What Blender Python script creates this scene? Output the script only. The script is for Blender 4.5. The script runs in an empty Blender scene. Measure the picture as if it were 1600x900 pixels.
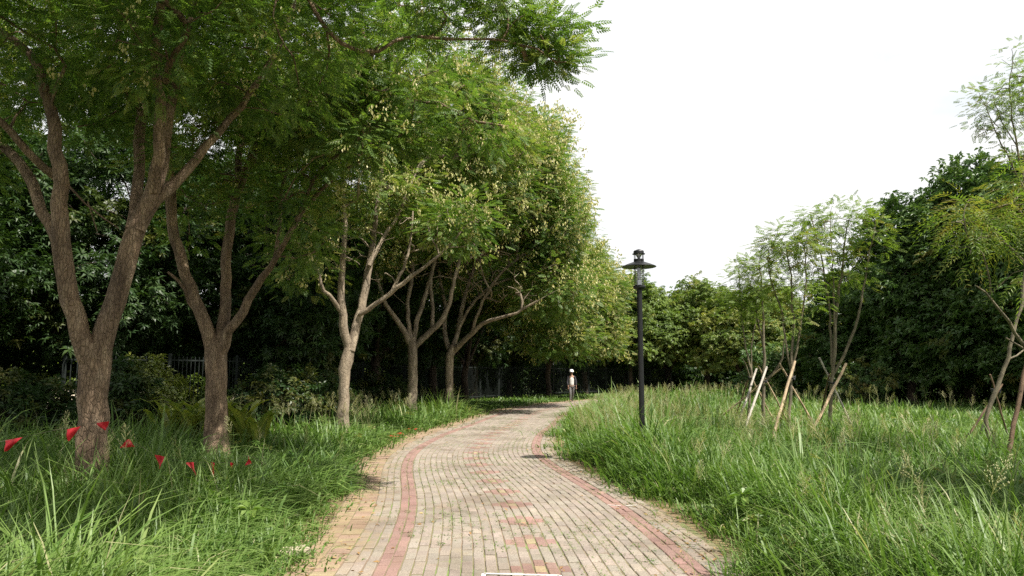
import bpy, math, numpy as np
from mathutils import Vector, noise as mnoise

# ------------------------------------------------------------------ camera, sky, sun, exposure
sc = bpy.context.scene
COL = sc.collection
FPX, CX, CY = 1155.0, 800.0, 450.0
PITCH = math.radians(6.6)
CAMH = 1.6
cam_d = bpy.data.cameras.new("camera")
cam_d.sensor_width = 36.0
cam_d.lens = 36.0 * FPX / 1600.0
cam_d.clip_start = 0.05
cam_d.clip_end = 3000
cam = bpy.data.objects.new("camera", cam_d)
cam.location = (0, 0, CAMH)
cam.rotation_euler = (math.pi / 2 + PITCH, 0, 0)
COL.objects.link(cam)
sc.camera = cam

SUN_AZ = math.atan2(0.80, -0.60)      # direction towards the sun, clockwise from +Y
SUN_EL = math.radians(57)
SUN = np.array([math.sin(SUN_AZ) * math.cos(SUN_EL), math.cos(SUN_AZ) * math.cos(SUN_EL), math.sin(SUN_EL)])
EXPOSURE = 0.75
SUN_STRENGTH = 5.0
SKY_STRENGTH = 0.08

world = bpy.data.worlds.new("World")
sc.world = world
world.use_nodes = True
wt = world.node_tree
wt.nodes.clear()
def wn(t): return wt.nodes.new(t)
w_out = wn('ShaderNodeOutputWorld'); w_bg = wn('ShaderNodeBackground'); w_bg2 = wn('ShaderNodeBackground')
w_sky = wn('ShaderNodeTexSky'); w_sky.sky_type = 'NISHITA'; w_sky.sun_disc = False
w_sky.sun_elevation = SUN_EL; w_sky.sun_rotation = SUN_AZ
w_sky.air_density = 1.0; w_sky.dust_density = 2.5
w_bg.inputs['Strength'].default_value = SKY_STRENGTH
wt.links.new(w_sky.outputs[0], w_bg.inputs['Color'])
w_tc = wn('ShaderNodeTexCoord'); w_map = wn('ShaderNodeMapping'); w_map.inputs['Scale'].default_value = (1.3, 1.3, 2.6)
w_no = wn('ShaderNodeTexNoise'); w_no.inputs['Scale'].default_value = 1.6; w_no.inputs['Detail'].default_value = 7; w_no.inputs['Roughness'].default_value = 0.55
wt.links.new(w_tc.outputs['Generated'], w_map.inputs['Vector']); wt.links.new(w_map.outputs[0], w_no.inputs['Vector'])
# thin bright cloud, densest low down and ahead, broken overhead
w_sep = wn('ShaderNodeSeparateXYZ'); wt.links.new(w_tc.outputs['Generated'], w_sep.inputs[0])
w_a = wn('ShaderNodeMath'); w_a.operation = 'MULTIPLY_ADD'; wt.links.new(w_sep.outputs['Z'], w_a.inputs[0]); w_a.inputs[1].default_value = -0.70; w_a.inputs[2].default_value = 0.74
w_b = wn('ShaderNodeMath'); w_b.operation = 'ADD'; wt.links.new(w_a.outputs[0], w_b.inputs[0]); wt.links.new(w_no.outputs['Fac'], w_b.inputs[1])
w_r = wn('ShaderNodeMapRange'); w_r.inputs['From Min'].default_value = 0.55; w_r.inputs['From Max'].default_value = 0.80
wt.links.new(w_b.outputs[0], w_r.inputs['Value'])
w_cr = wn('ShaderNodeValToRGB'); w_cr.color_ramp.elements[0].position = 0.30; w_cr.color_ramp.elements[0].color = (0.74, 0.82, 0.90, 1)
w_cr.color_ramp.elements[1].position = 0.47; w_cr.color_ramp.elements[1].color = (1.0, 1.0, 1.0, 1)
wt.links.new(w_no.outputs['Fac'], w_cr.inputs['Fac'])
wt.links.new(w_cr.outputs['Color'], w_bg2.inputs['Color'])
w_bg2.inputs['Strength'].default_value = 0.66
w_mix = wn('ShaderNodeMixShader')
wt.links.new(w_r.outputs['Result'], w_mix.inputs['Fac']); wt.links.new(w_bg.outputs[0], w_mix.inputs[1]); wt.links.new(w_bg2.outputs[0], w_mix.inputs[2])
wt.links.new(w_mix.outputs[0], w_out.inputs['Surface'])

sun_d = bpy.data.lights.new("sun", 'SUN')
sun_d.energy = SUN_STRENGTH; sun_d.angle = math.radians(0.53); sun_d.color = (1.0, 0.95, 0.86)
sun = bpy.data.objects.new("sun", sun_d)
sun.rotation_euler = Vector(SUN).to_track_quat('Z', 'Y').to_euler()
sun.location = (10, -10, 30)
COL.objects.link(sun)

sc.view_settings.view_transform = 'Standard'
sc.view_settings.look = 'None'
sc.view_settings.exposure = EXPOSURE
sc.view_settings.gamma = 1.0
sc.view_settings.use_curve_mapping = False
sc.render.engine = 'CYCLES'
sc.cycles.max_bounces = 5; sc.cycles.diffuse_bounces = 3; sc.cycles.glossy_bounces = 2
sc.cycles.transmission_bounces = 4; sc.cycles.transparent_max_bounces = 4
sc.cycles.use_denoising = False
sc.cycles.sample_clamp_indirect = 2.5
sc.cycles.caustics_reflective = False; sc.cycles.caustics_refractive = False

# ------------------------------------------------------------------ geometry of the view (only used to measure the photograph)
def P(px, py, d):
    """world point at forward distance d (metres along +Y) seen at photo pixel px,py"""
    u = (px - CX) / FPX; v = (CY - py) / FPX
    y = math.cos(PITCH) - v * math.sin(PITCH); z = math.sin(PITCH) + v * math.cos(PITCH)
    k = d / y
    return np.array([u * k, d, CAMH + z * k])
def G(px, py, z=0.0):
    u = (px - CX) / FPX; v = (CY - py) / FPX
    y = math.cos(PITCH) - v * math.sin(PITCH); zz = math.sin(PITCH) + v * math.cos(PITCH)
    k = (z - CAMH) / zz
    return np.array([u * k, y * k, z])

# ------------------------------------------------------------------ mesh helpers
def new_mesh(name, verts, quads, mats, face_mat=None, vattr=None, fattr=None, smooth=False):
    me = bpy.data.meshes.new(name)
    verts = np.asarray(verts, dtype=np.float32); quads = np.asarray(quads, dtype=np.int32)
    nv, nf = len(verts), len(quads); k = quads.shape[1]
    me.vertices.add(nv); me.vertices.foreach_set('co', verts.ravel())
    me.loops.add(nf * k); me.loops.foreach_set('vertex_index', quads.ravel())
    me.polygons.add(nf)
    me.polygons.foreach_set('loop_start', np.arange(0, nf * k, k, dtype=np.int32))
    me.polygons.foreach_set('loop_total', np.full(nf, k, dtype=np.int32))
    for m in (mats if isinstance(mats, (list, tuple)) else [mats]): me.materials.append(m)
    if face_mat is not None: me.polygons.foreach_set('material_index', np.asarray(face_mat, dtype=np.int32))
    me.polygons.foreach_set('use_smooth', np.full(nf, bool(smooth)))
    for dom, at in (('POINT', vattr), ('FACE', fattr)):
        for n, a in (at or {}).items():
            a = np.asarray(a, dtype=np.float32)
            if a.ndim == 1:
                x = me.attributes.new(n, 'FLOAT', dom); x.data.foreach_set('value', a)
            else:
                x = me.attributes.new(n, 'FLOAT_COLOR', dom); x.data.foreach_set('color', a.ravel())
    me.update(calc_edges=True)
    return me

class MB:
    """collects quad geometry"""
    def __init__(s): s.v = []; s.q = []; s.m = []; s.n = 0
    def add(s, v, q, m=0):
        v = np.asarray(v, float); q = np.asarray(q, int)
        s.v.append(v); s.q.append(q + s.n); s.m.append(np.full(len(q), m)); s.n += len(v)
    def tube(s, pts, rad, k=8, m=0, cap=True, wob=0.0, seed=0):
        pts = np.asarray(pts, float); n = len(pts)
        rad = np.broadcast_to(np.asarray(rad, float), (n,))
        t = np.gradient(pts, axis=0); t /= np.linalg.norm(t, axis=1)[:, None] + 1e-9
        a = np.array([0, 0, 1.0]) if abs(t[0][2]) < .9 else np.array([1.0, 0, 0])
        N = []
        x = np.cross(a, t[0]); x /= np.linalg.norm(x)
        for i in range(n):
            x = x - t[i] * np.dot(x, t[i]); x /= np.linalg.norm(x) + 1e-9; N.append(x)
        N = np.array(N); B = np.cross(t, N)
        ang = np.linspace(0, 2 * math.pi, k, endpoint=False)
        rr = np.ones((n, k))
        if wob:
            rs = np.random.RandomState(seed); ph = rs.rand(4) * 6
            ii = np.arange(n)[:, None]
            rr = 1 + wob * (np.sin(2 * ang + ph[0] + ii * .35) * .5 + np.sin(3 * ang + ph[1] - ii * .5) * .4 + np.sin(5 * ang + ph[2] + ii * .8) * .25 + (rs.rand(n, k) - .5) * .5)
        R = rad[:, None] * rr
        v = pts[:, None, :] + R[..., None] * (np.cos(ang)[None, :, None] * N[:, None, :] + np.sin(ang)[None, :, None] * B[:, None, :])
        v = v.reshape(-1, 3)
        i = np.arange(n - 1)[:, None] * k; j = np.arange(k)[None, :]; j2 = (j + 1) % k
        q = np.stack([i + j, i + j2, i + k + j2, i + k + j], -1).reshape(-1, 4)
        s.add(v, q, m)
        if cap:
            base = s.n
            for e, ring in ((0, 0), (n - 1, (n - 1) * k)):
                c = pts[e]; vv = np.vstack([v[ring:ring + k], c[None]])
                qq = [[a_, (a_ + 1) % k, k, k] for a_ in range(k)]
                # degenerate quads avoided: pair two triangles into one quad (k is even)
                qq = [[a_, (a_ + 1) % k, (a_ + 2) % k, k] for a_ in range(0, k, 2)] if k % 2 == 0 else None
                if qq is not None:
                    if e == 0: qq = [list(reversed(x_)) for x_ in qq]
                    s.add(vv, qq, m)
    def box(s, c, size, m=0, R=None):
        x, y, z = [h / 2 for h in size]
        v = np.array([[-x, -y, -z], [x, -y, -z], [x, y, -z], [-x, y, -z], [-x, -y, z], [x, -y, z], [x, y, z], [-x, y, z]])
        if R is not None: v = v @ np.asarray(R).T
        s.add(v + np.asarray(c), [[3, 2, 1, 0], [4, 5, 6, 7], [0, 1, 5, 4], [1, 2, 6, 5], [2, 3, 7, 6], [3, 0, 4, 7]], m)
    def lathe(s, prof, k=24, c=(0, 0, 0), m=0):
        prof = np.asarray(prof, float); n = len(prof); ang = np.linspace(0, 2 * math.pi, k, endpoint=False)
        v = np.stack([prof[:, 0][:, None] * np.cos(ang), prof[:, 0][:, None] * np.sin(ang), np.repeat(prof[:, 1][:, None], k, 1)], -1).reshape(-1, 3) + np.asarray(c)
        i = np.arange(n - 1)[:, None] * k; j = np.arange(k)[None, :]; j2 = (j + 1) % k
        s.add(v, np.stack([i + j, i + j2, i + k + j2, i + k + j], -1).reshape(-1, 4), m)
    def mesh(s, name, mats, smooth=False, **kw):
        return new_mesh(name, np.vstack(s.v), np.vstack(s.q), mats, face_mat=np.concatenate(s.m), smooth=smooth, **kw)

def link(name, data, parent=None, loc=None, rz=0.0, label=None, cat=None, group=None, kind=None):
    o = bpy.data.objects.new(name, data); COL.objects.link(o)
    if parent is not None: o.parent = parent
    if loc is not None: o.location = [float(a) for a in loc]
    if rz: o.rotation_euler = (0, 0, rz)
    if label: o['label'] = label
    if cat: o['category'] = cat
    if group: o['group'] = group
    if kind: o['kind'] = kind
    return o
def thing(name, label, cat, loc=(0, 0, 0), rz=0.0, group=None):
    return link(name, None, None, loc, rz, label, cat, group)

# ------------------------------------------------------------------ materials
def mat(name):
    m = bpy.data.materials.new(name); m.use_nodes = True; m.node_tree.nodes.clear(); return m, m.node_tree
def nd(t, typ, **kw):
    n = t.nodes.new(typ)
    for k_, v_ in kw.items():
        if k_ in n.inputs: n.inputs[k_].default_value = v_
        else: setattr(n, k_, v_)
    return n
def ramp(t, fac, stops):
    r = t.nodes.new('ShaderNodeValToRGB'); cr = r.color_ramp
    while len(cr.elements) > 1: cr.elements.remove(cr.elements[-1])
    cr.elements[0].position = stops[0][0]; cr.elements[0].color = (*stops[0][1], 1)
    for p_, c_ in stops[1:]:
        e = cr.elements.new(p_); e.color = (*c_, 1)
    t.links.new(fac, r.inputs['Fac']); return r.outputs['Color']
def mixc(t, fac, a, b, mode='MIX'):
    n = t.nodes.new('ShaderNodeMix'); n.data_type = 'RGBA'; n.blend_type = mode
    for sock, val in ((n.inputs[0], fac), (n.inputs[6], a), (n.inputs[7], b)):
        if hasattr(val, 'links'): t.links.new(val, sock)
        else: sock.default_value = val if not isinstance(val, tuple) else (*val, 1)
    return n.outputs[2]

def leaf_mat(name, stops, trans=0.38, gloss=0.06, rough=0.45, yellow=None):
    m, t = mat(name)
    at = nd(t, 'ShaderNodeAttribute', attribute_name='rnd')
    c = ramp(t, at.outputs['Fac'], stops)
    if yellow:
        y = nd(t, 'ShaderNodeAttribute', attribute_name='tint')
        c = mixc(t, y.outputs['Fac'], c, yellow)
    d = nd(t, 'ShaderNodeBsdfDiffuse'); tr = nd(t, 'ShaderNodeBsdfTranslucent'); g = nd(t, 'ShaderNodeBsdfGlossy', Roughness=rough)
    g.inputs['Color'].default_value = (1, 1, 1, 1)
    t.links.new(c, d.inputs['Color'])
    tc = mixc(t, 1.0, c, (1.15, 1.25, 0.55), 'MULTIPLY'); t.links.new(tc, tr.inputs['Color'])
    mx = nd(t, 'ShaderNodeMixShader', Fac=trans); t.links.new(d.outputs[0], mx.inputs[1]); t.links.new(tr.outputs[0], mx.inputs[2])
    m2 = nd(t, 'ShaderNodeMixShader', Fac=gloss); t.links.new(mx.outputs[0], m2.inputs[1]); t.links.new(g.outputs[0], m2.inputs[2])
    o = nd(t, 'ShaderNodeOutputMaterial'); t.links.new(m2.outputs[0], o.inputs['Surface'])
    return m

def bark_mat(name, c0, c1, c2, scale=9.0, bump=0.5, flat=4.0):
    m, t = mat(name)
    tc = nd(t, 'ShaderNodeTexCoord'); mp = nd(t, 'ShaderNodeMapping'); mp.inputs['Scale'].default_value = (1, 1, 0.35)
    t.links.new(tc.outputs['Object'], mp.inputs['Vector'])
    n1 = nd(t, 'ShaderNodeTexNoise', Scale=scale, Detail=8.0, Roughness=0.7); t.links.new(mp.outputs[0], n1.inputs['Vector'])
    n2 = nd(t, 'ShaderNodeTexNoise', Scale=scale * .3, Detail=4.0); t.links.new(tc.outputs['Object'], n2.inputs['Vector'])
    vo = nd(t, 'ShaderNodeTexVoronoi', Scale=scale * 3.2); vo.feature = 'DISTANCE_TO_EDGE'; t.links.new(mp.outputs[0], vo.inputs['Vector'])
    c = ramp(t, n1.outputs['Fac'], [(0.30, c0), (0.5, c1), (0.68, c2)])
    big = ramp(t, n2.outputs['Fac'], [(0.35, (0.72, 0.70, 0.68)), (0.62, (1.08, 1.05, 1.0))])
    c = mixc(t, 1.0, c, big, 'MULTIPLY')
    cr = ramp(t, vo.outputs['Distance'], [(0.0, (0.55, 0.52, 0.5)), (0.12, (1, 1, 1))])
    c = mixc(t, 0.55, c, cr, 'MULTIPLY')
    vc = nd(t, 'ShaderNodeTexVoronoi', Scale=scale * 1.3); t.links.new(mp.outputs[0], vc.inputs['Vector'])
    vr = ramp(t, vc.outputs['Color'], [(0.15, (0.62, 0.58, 0.55)), (0.5, (1.0, 1.0, 1.0)), (0.85, (1.3, 1.28, 1.22))])
    c = mixc(t, 0.6, c, vr, 'MULTIPLY')
    b = nd(t, 'ShaderNodeBsdfPrincipled', Roughness=0.85); t.links.new(c, b.inputs['Base Color'])
    add = nd(t, 'ShaderNodeMath', operation='ADD'); t.links.new(n1.outputs['Fac'], add.inputs[0])
    sm = nd(t, 'ShaderNodeMapRange'); sm.inputs['From Max'].default_value = 0.15; sm.inputs['To Max'].default_value = 0.5
    t.links.new(vo.outputs['Distance'], sm.inputs['Value']); t.links.new(sm.outputs[0], add.inputs[1])
    bp = nd(t, 'ShaderNodeBump', Strength=bump, Distance=0.02); t.links.new(add.outputs[0], bp.inputs['Height']); t.links.new(bp.outputs[0], b.inputs['Normal'])
    o = nd(t, 'ShaderNodeOutputMaterial'); t.links.new(b.outputs[0], o.inputs['Surface'])
    return m

def plain_mat(name, col, rough=0.6, metal=0.0, spec=None, vary=0.12, scale=12.0, bump=0.0):
    m, t = mat(name)
    tc = nd(t, 'ShaderNodeTexCoord')
    n1 = nd(t, 'ShaderNodeTexNoise', Scale=scale, Detail=6.0); t.links.new(tc.outputs['Object'], n1.inputs['Vector'])
    lo = tuple(max(0, c_ * (1 - vary)) for c_ in col); hi = tuple(min(1, c_ * (1 + vary)) for c_ in col)
    c = ramp(t, n1.outputs['Fac'], [(0.3, lo), (0.7, hi)])
    b = nd(t, 'ShaderNodeBsdfPrincipled', Roughness=rough, Metallic=metal); t.links.new(c, b.inputs['Base Color'])
    if bump:
        bp = nd(t, 'ShaderNodeBump', Strength=bump, Distance=0.01); t.links.new(n1.outputs['Fac'], bp.inputs['Height']); t.links.new(bp.outputs[0], b.inputs['Normal'])
    o = nd(t, 'ShaderNodeOutputMaterial'); t.links.new(b.outputs[0], o.inputs['Surface'])
    return m

YEL = (0.38, 0.36, 0.11)
M_rain = leaf_mat('rain_tree_leaf', [(0, (0.042, 0.095, 0.024)), (0.45, (0.100, 0.178, 0.038)), (0.8, (0.205, 0.285, 0.062)), (1, (0.36, 0.39, 0.11))], 0.48, 0.022, yellow=YEL)
M_pod = leaf_mat('seed_pod', [(0, (0.52, 0.54, 0.24)), (0.5, (0.70, 0.67, 0.38)), (1, (0.76, 0.66, 0.42))], 0.35, 0.02)
M_mango = leaf_mat('broad_tree_leaf', [(0, (0.085, 0.150, 0.034)), (0.6, (0.175, 0.250, 0.055)), (1, (0.34, 0.38, 0.09))], 0.38, 0.025, yellow=YEL)
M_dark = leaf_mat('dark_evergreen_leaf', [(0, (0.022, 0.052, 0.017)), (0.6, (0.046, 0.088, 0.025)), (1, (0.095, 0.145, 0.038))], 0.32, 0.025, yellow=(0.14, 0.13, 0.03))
M_big = leaf_mat('big_dark_leaf', [(0, (0.038, 0.088, 0.024)), (0.6, (0.092, 0.165, 0.044)), (1, (0.190, 0.265, 0.070))], 0.26, 0.03, rough=0.42, yellow=(0.26, 0.19, 0.04))
M_young = leaf_mat('young_tree_leaf', [(0, (0.110, 0.180, 0.035)), (0.6, (0.190, 0.275, 0.055)), (1, (0.30, 0.36, 0.08))], 0.45, 0.02, yellow=(0.28, 0.19, 0.06))
M_shrub = leaf_mat('shrub_leaf', [(0, (0.14, 0.21, 0.035)), (1, (0.36, 0.38, 0.07))], 0.4, 0.08)
M_barkA = bark_mat('scaly_tan_bark', (0.115, 0.075, 0.048), (0.235, 0.165, 0.110), (0.38, 0.29, 0.205), 9.0, 1.0)
M_barkB = bark_mat('pale_grey_bark', (0.190, 0.155, 0.115), (0.310, 0.255, 0.190), (0.44, 0.375, 0.29), 8.0, 0.6)
M_barkC = bark_mat('dark_brown_bark', (0.035, 0.026, 0.020), (0.070, 0.050, 0.038), (0.12, 0.09, 0.065), 6.0, 0.6)
M_barkY = bark_mat('thin_young_bark', (0.11, 0.10, 0.065), (0.19, 0.165, 0.11), (0.27, 0.24, 0.165), 20.0, 0.3)

# grass: colour per blade plus dry tips
def grass_mat(name, stops, dry, trans):
    m, t = mat(name)
    at = nd(t, 'ShaderNodeAttribute', attribute_name='rnd'); al = nd(t, 'ShaderNodeAttribute', attribute_name='along')
    c = ramp(t, at.outputs['Fac'], stops)
    f = nd(t, 'ShaderNodeMapRange'); f.inputs['From Min'].default_value = 0.55; f.inputs['From Max'].default_value = 1.0; f.inputs['To Max'].default_value = 0.5
    t.links.new(al.outputs['Fac'], f.inputs['Value'])
    c = mixc(t, f.outputs[0], c, dry)
    d = nd(t, 'ShaderNodeBsdfDiffuse'); tr = nd(t, 'ShaderNodeBsdfTranslucent'); g = nd(t, 'ShaderNodeBsdfGlossy', Roughness=0.5)
    t.links.new(c, d.inputs['Color']); tc = mixc(t, 1.0, c, (1.1, 1.25, 0.6), 'MULTIPLY'); t.links.new(tc, tr.inputs['Color'])
    mx = nd(t, 'ShaderNodeMixShader', Fac=trans); t.links.new(d.outputs[0], mx.inputs[1]); t.links.new(tr.outputs[0], mx.inputs[2])
    m2 = nd(t, 'ShaderNodeMixShader', Fac=0.035); t.links.new(mx.outputs[0], m2.inputs[1]); t.links.new(g.outputs[0], m2.inputs[2])
    o = nd(t, 'ShaderNodeOutputMaterial'); t.links.new(m2.outputs[0], o.inputs['Surface'])
    return m
M_grass = grass_mat('long_grass', [(0, (0.050, 0.115, 0.020)), (0.35, (0.108, 0.200, 0.036)), (0.7, (0.185, 0.285, 0.062)), (0.9, (0.27, 0.34, 0.11)), (1, (0.46, 0.42, 0.24))], (0.22, 0.29, 0.10), 0.36)
M_plume = leaf_mat('grass_plume', [(0, (0.24, 0.26, 0.11)), (0.6, (0.38, 0.37, 0.19)), (1, (0.48, 0.42, 0.26))], 0.35, 0.02)

# ------------------------------------------------------------------ the path's line, measured from its two red bands
bands = [((597, 902), (1100, 902)), ((615, 850), (1045, 850)), ((635, 800), (980, 800)), ((632, 765), (930, 765)),
         ((620, 730), (880, 730)), ((628, 705), (857, 703)), ((670, 680), (868, 678)), ((710, 667), (883, 664))]
ctr = [0.5 * (G(*a)[:2] + G(*b)[:2]) for a, b in bands]
ctr = [np.array([0.55, -1.0]), np.array([0.40, 2.5])] + ctr
ctr += [np.array(p) for p in ((0.85, 30.0), (2.1, 35.0), (4.1, 40.5), (7.4, 46.5), (12.0, 52.0), (18.0, 57.0), (26.0, 61.0), (40.0, 66.0))]
ctr = np.array(ctr)
# Catmull-Rom then even resampling and smoothing
def catmull(p, n=14):
    out = []
    for i in range(len(p) - 1):
        p0 = p[max(i - 1, 0)]; p1 = p[i]; p2 = p[i + 1]; p3 = p[min(i + 2, len(p) - 1)]
        for u in np.linspace(0, 1, n, endpoint=False):
            out.append(0.5 * ((2 * p1) + (-p0 + p2) * u + (2 * p0 - 5 * p1 + 4 * p2 - p3) * u * u + (-p0 + 3 * p1 - 3 * p2 + p3) * u ** 3))
    out.append(p[-1]); return np.array(out)
def resample(p, step):
    p = np.asarray(p, float); s = np.r_[0, np.cumsum(np.linalg.norm(np.diff(p, axis=0), axis=1))]
    n = max(2, int(s[-1] / step) + 1); u = np.linspace(0, s[-1], n)
    return np.stack([np.interp(u, s, p[:, i]) for i in range(p.shape[1])], 1)
PATH = resample(catmull(ctr), 0.25)
for _ in range(14): PATH[1:-1] = 0.25 * PATH[:-2] + 0.5 * PATH[1:-1] + 0.25 * PATH[2:]
PATH = resample(PATH, 0.2)
PS = np.r_[0, np.cumsum(np.linalg.norm(np.diff(PATH, axis=0), axis=1))]
PT = np.gradient(PATH, axis=0); PT /= np.linalg.norm(PT, axis=1)[:, None]
PN = np.stack([PT[:, 1], -PT[:, 0]], 1)      # to the right of travel
def path_xy(s, t):
    s = np.asarray(s, float); t = np.asarray(t, float)
    x = np.interp(s, PS, PATH[:, 0]) + t * np.interp(s, PS, PN[:, 0])
    y = np.interp(s, PS, PATH[:, 1]) + t * np.interp(s, PS, PN[:, 1])
    return np.stack([x, y], -1)
def path_offset(xy):
    """signed sideways distance from the path's centre line (right positive) and distance along it"""
    xy = np.asarray(xy, float); out = np.empty(len(xy)); so = np.empty(len(xy))
    Q = PATH[::2]; N_ = PN[::2]; S_ = PS[::2]
    for i in range(0, len(xy), 20000):
        c = xy[i:i + 20000]; d = ((c[:, None, :] - Q[None]) ** 2).sum(-1); j = d.argmin(1)
        sg = np.sign(((c - Q[j]) * N_[j]).sum(1)); out[i:i + 20000] = np.sqrt(d[np.arange(len(c)), j]) * sg; so[i:i + 20000] = S_[j]
    return out, so

# ------------------------------------------------------------------ ground sheets
def ground_mat():
    m, t = mat('ground_soil')
    tc = nd(t, 'ShaderNodeTexCoord')
    n1 = nd(t, 'ShaderNodeTexNoise', Scale=0.35, Detail=8.0, Roughness=0.6); t.links.new(tc.outputs['Object'], n1.inputs['Vector'])
    n2 = nd(t, 'ShaderNodeTexNoise', Scale=14.0, Detail=6.0, Roughness=0.7); t.links.new(tc.outputs['Object'], n2.inputs['Vector'])
    a = ramp(t, n1.outputs['Fac'], [(0.35, (0.045, 0.070, 0.020)), (0.55, (0.075, 0.085, 0.032)), (0.72, (0.12, 0.10, 0.055))])
    b = ramp(t, n2.outputs['Fac'], [(0.3, (0.55, 0.55, 0.5)), (0.7, (1.3, 1.25, 1.1))])
    c = mixc(t, 1.0, a, b, 'MULTIPLY')
    bs = nd(t, 'ShaderNodeBsdfPrincipled', Roughness=0.95); t.links.new(c, bs.inputs['Base Color'])
    bp = nd(t, 'ShaderNodeBump', Strength=0.6, Distance=0.03); t.links.new(n2.outputs['Fac'], bp.inputs['Height']); t.links.new(bp.outputs[0], bs.inputs['Normal'])
    o = nd(t, 'ShaderNodeOutputMaterial'); t.links.new(bs.outputs[0], o.inputs['Surface'])
    return m
gx = np.r_[-1500, -400, np.linspace(-120, 120, 61), 400, 1500]; gy = np.r_[-1500, -300, np.linspace(-40, 200, 61), 500, 1500]
X, Y = np.meshgrid(gx, gy, indexing='ij')
V = np.stack([X, Y, np.zeros_like(X)], -1).reshape(-1, 3)
ny = len(gy); I, J = np.meshgrid(np.arange(len(gx) - 1), np.arange(ny - 1), indexing='ij')
Q = np.stack([I * ny + J, (I + 1) * ny + J, (I + 1) * ny + J + 1, I * ny + J + 1], -1).reshape(-1, 4)
link('ground', new_mesh('ground', V, Q, ground_mat()), kind='structure')

def strip(name, t0f, t1f, z, material, step=0.2, cols=8, kind='structure', s0=0.0, s1=None):
    s = np.arange(s0, s1 or PS[-1] - 0.2, step); n = len(s); u = np.linspace(0, 1, cols + 1)
    t0 = t0f(s); t1 = t1f(s)
    T = t0[:, None] * (1 - u) + t1[:, None] * u; S = np.repeat(s[:, None], cols + 1, 1)
    xy = path_xy(S.ravel(), T.ravel()); v = np.c_[xy, np.full(len(xy), z)]
    i, j = np.meshgrid(np.arange(n - 1), np.arange(cols), indexing='ij'); k = cols + 1
    q = np.stack([i * k + j, i * k + j + 1, (i + 1) * k + j + 1, (i + 1) * k + j], -1).reshape(-1, 4)
    me = new_mesh(name, v, q, material, vattr={'off': T.ravel()})
    return link(name, me, kind=kind)
def wobble(s, amp, seed):
    return amp * (np.sin(s * 1.3 + seed) * .5 + np.sin(s * 3.1 + seed * 2.3) * .3 + np.sin(s * 7.7 + seed * 1.7) * .25)
def sand_mat():
    m, t = mat('sandy_verge')
    tc = nd(t, 'ShaderNodeTexCoord')
    n1 = nd(t, 'ShaderNodeTexNoise', Scale=3.0, Detail=8.0, Roughness=0.65); t.links.new(tc.outputs['Object'], n1.inputs['Vector'])
    n2 = nd(t, 'ShaderNodeTexNoise', Scale=60.0, Detail=4.0, Roughness=0.7); t.links.new(tc.outputs['Object'], n2.inputs['Vector'])
    a = ramp(t, n1.outputs['Fac'], [(0.32, (0.14, 0.095, 0.05)), (0.5, (0.25, 0.185, 0.11)), (0.7, (0.30, 0.225, 0.13))])
    b = ramp(t, n2.outputs['Fac'], [(0.3, (0.6, 0.58, 0.5)), (0.7, (1.25, 1.2, 1.1))])
    c = mixc(t, 1.0, a, b, 'MULTIPLY')
    bs = nd(t, 'ShaderNodeBsdfPrincipled', Roughness=0.95); t.links.new(c, bs.inputs['Base Color'])
    bp = nd(t, 'ShaderNodeBump', Strength=0.5, Distance=0.01); t.links.new(n2.outputs['Fac'], bp.inputs['Height']); t.links.new(bp.outputs[0], bs.inputs['Normal'])
    o = nd(t, 'ShaderNodeOutputMaterial'); t.links.new(bs.outputs[0], o.inputs['Surface'])
    return m
M_sand = sand_mat()
strip('verge', lambda s: -2.45 + wobble(s, .15, 1), lambda s: 2.15 + wobble(s, .18, 2), 0.004, M_sand, s0=0.0)
def joint_mat():
    m, t = mat('mossy_joint_sand')
    tc = nd(t, 'ShaderNodeTexCoord')
    n1 = nd(t, 'ShaderNodeTexNoise', Scale=1.1, Detail=5.0, Roughness=0.7); t.links.new(tc.outputs['Object'], n1.inputs['Vector'])
    c = ramp(t, n1.outputs['Fac'], [(0.42, (0.22, 0.16, 0.11)), (0.55, (0.17, 0.16, 0.075)), (0.66, (0.16, 0.23, 0.06))])
    bs = nd(t, 'ShaderNodeBsdfPrincipled', Roughness=0.95); t.links.new(c, bs.inputs['Base Color'])
    o = nd(t, 'ShaderNodeOutputMaterial'); t.links.new(bs.outputs[0], o.inputs['Surface'])
    return m
strip('path', lambda s: -2.06 + 0 * s, lambda s: 1.72 + 0 * s, 0.009, joint_mat(), s0=0.0)

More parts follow.
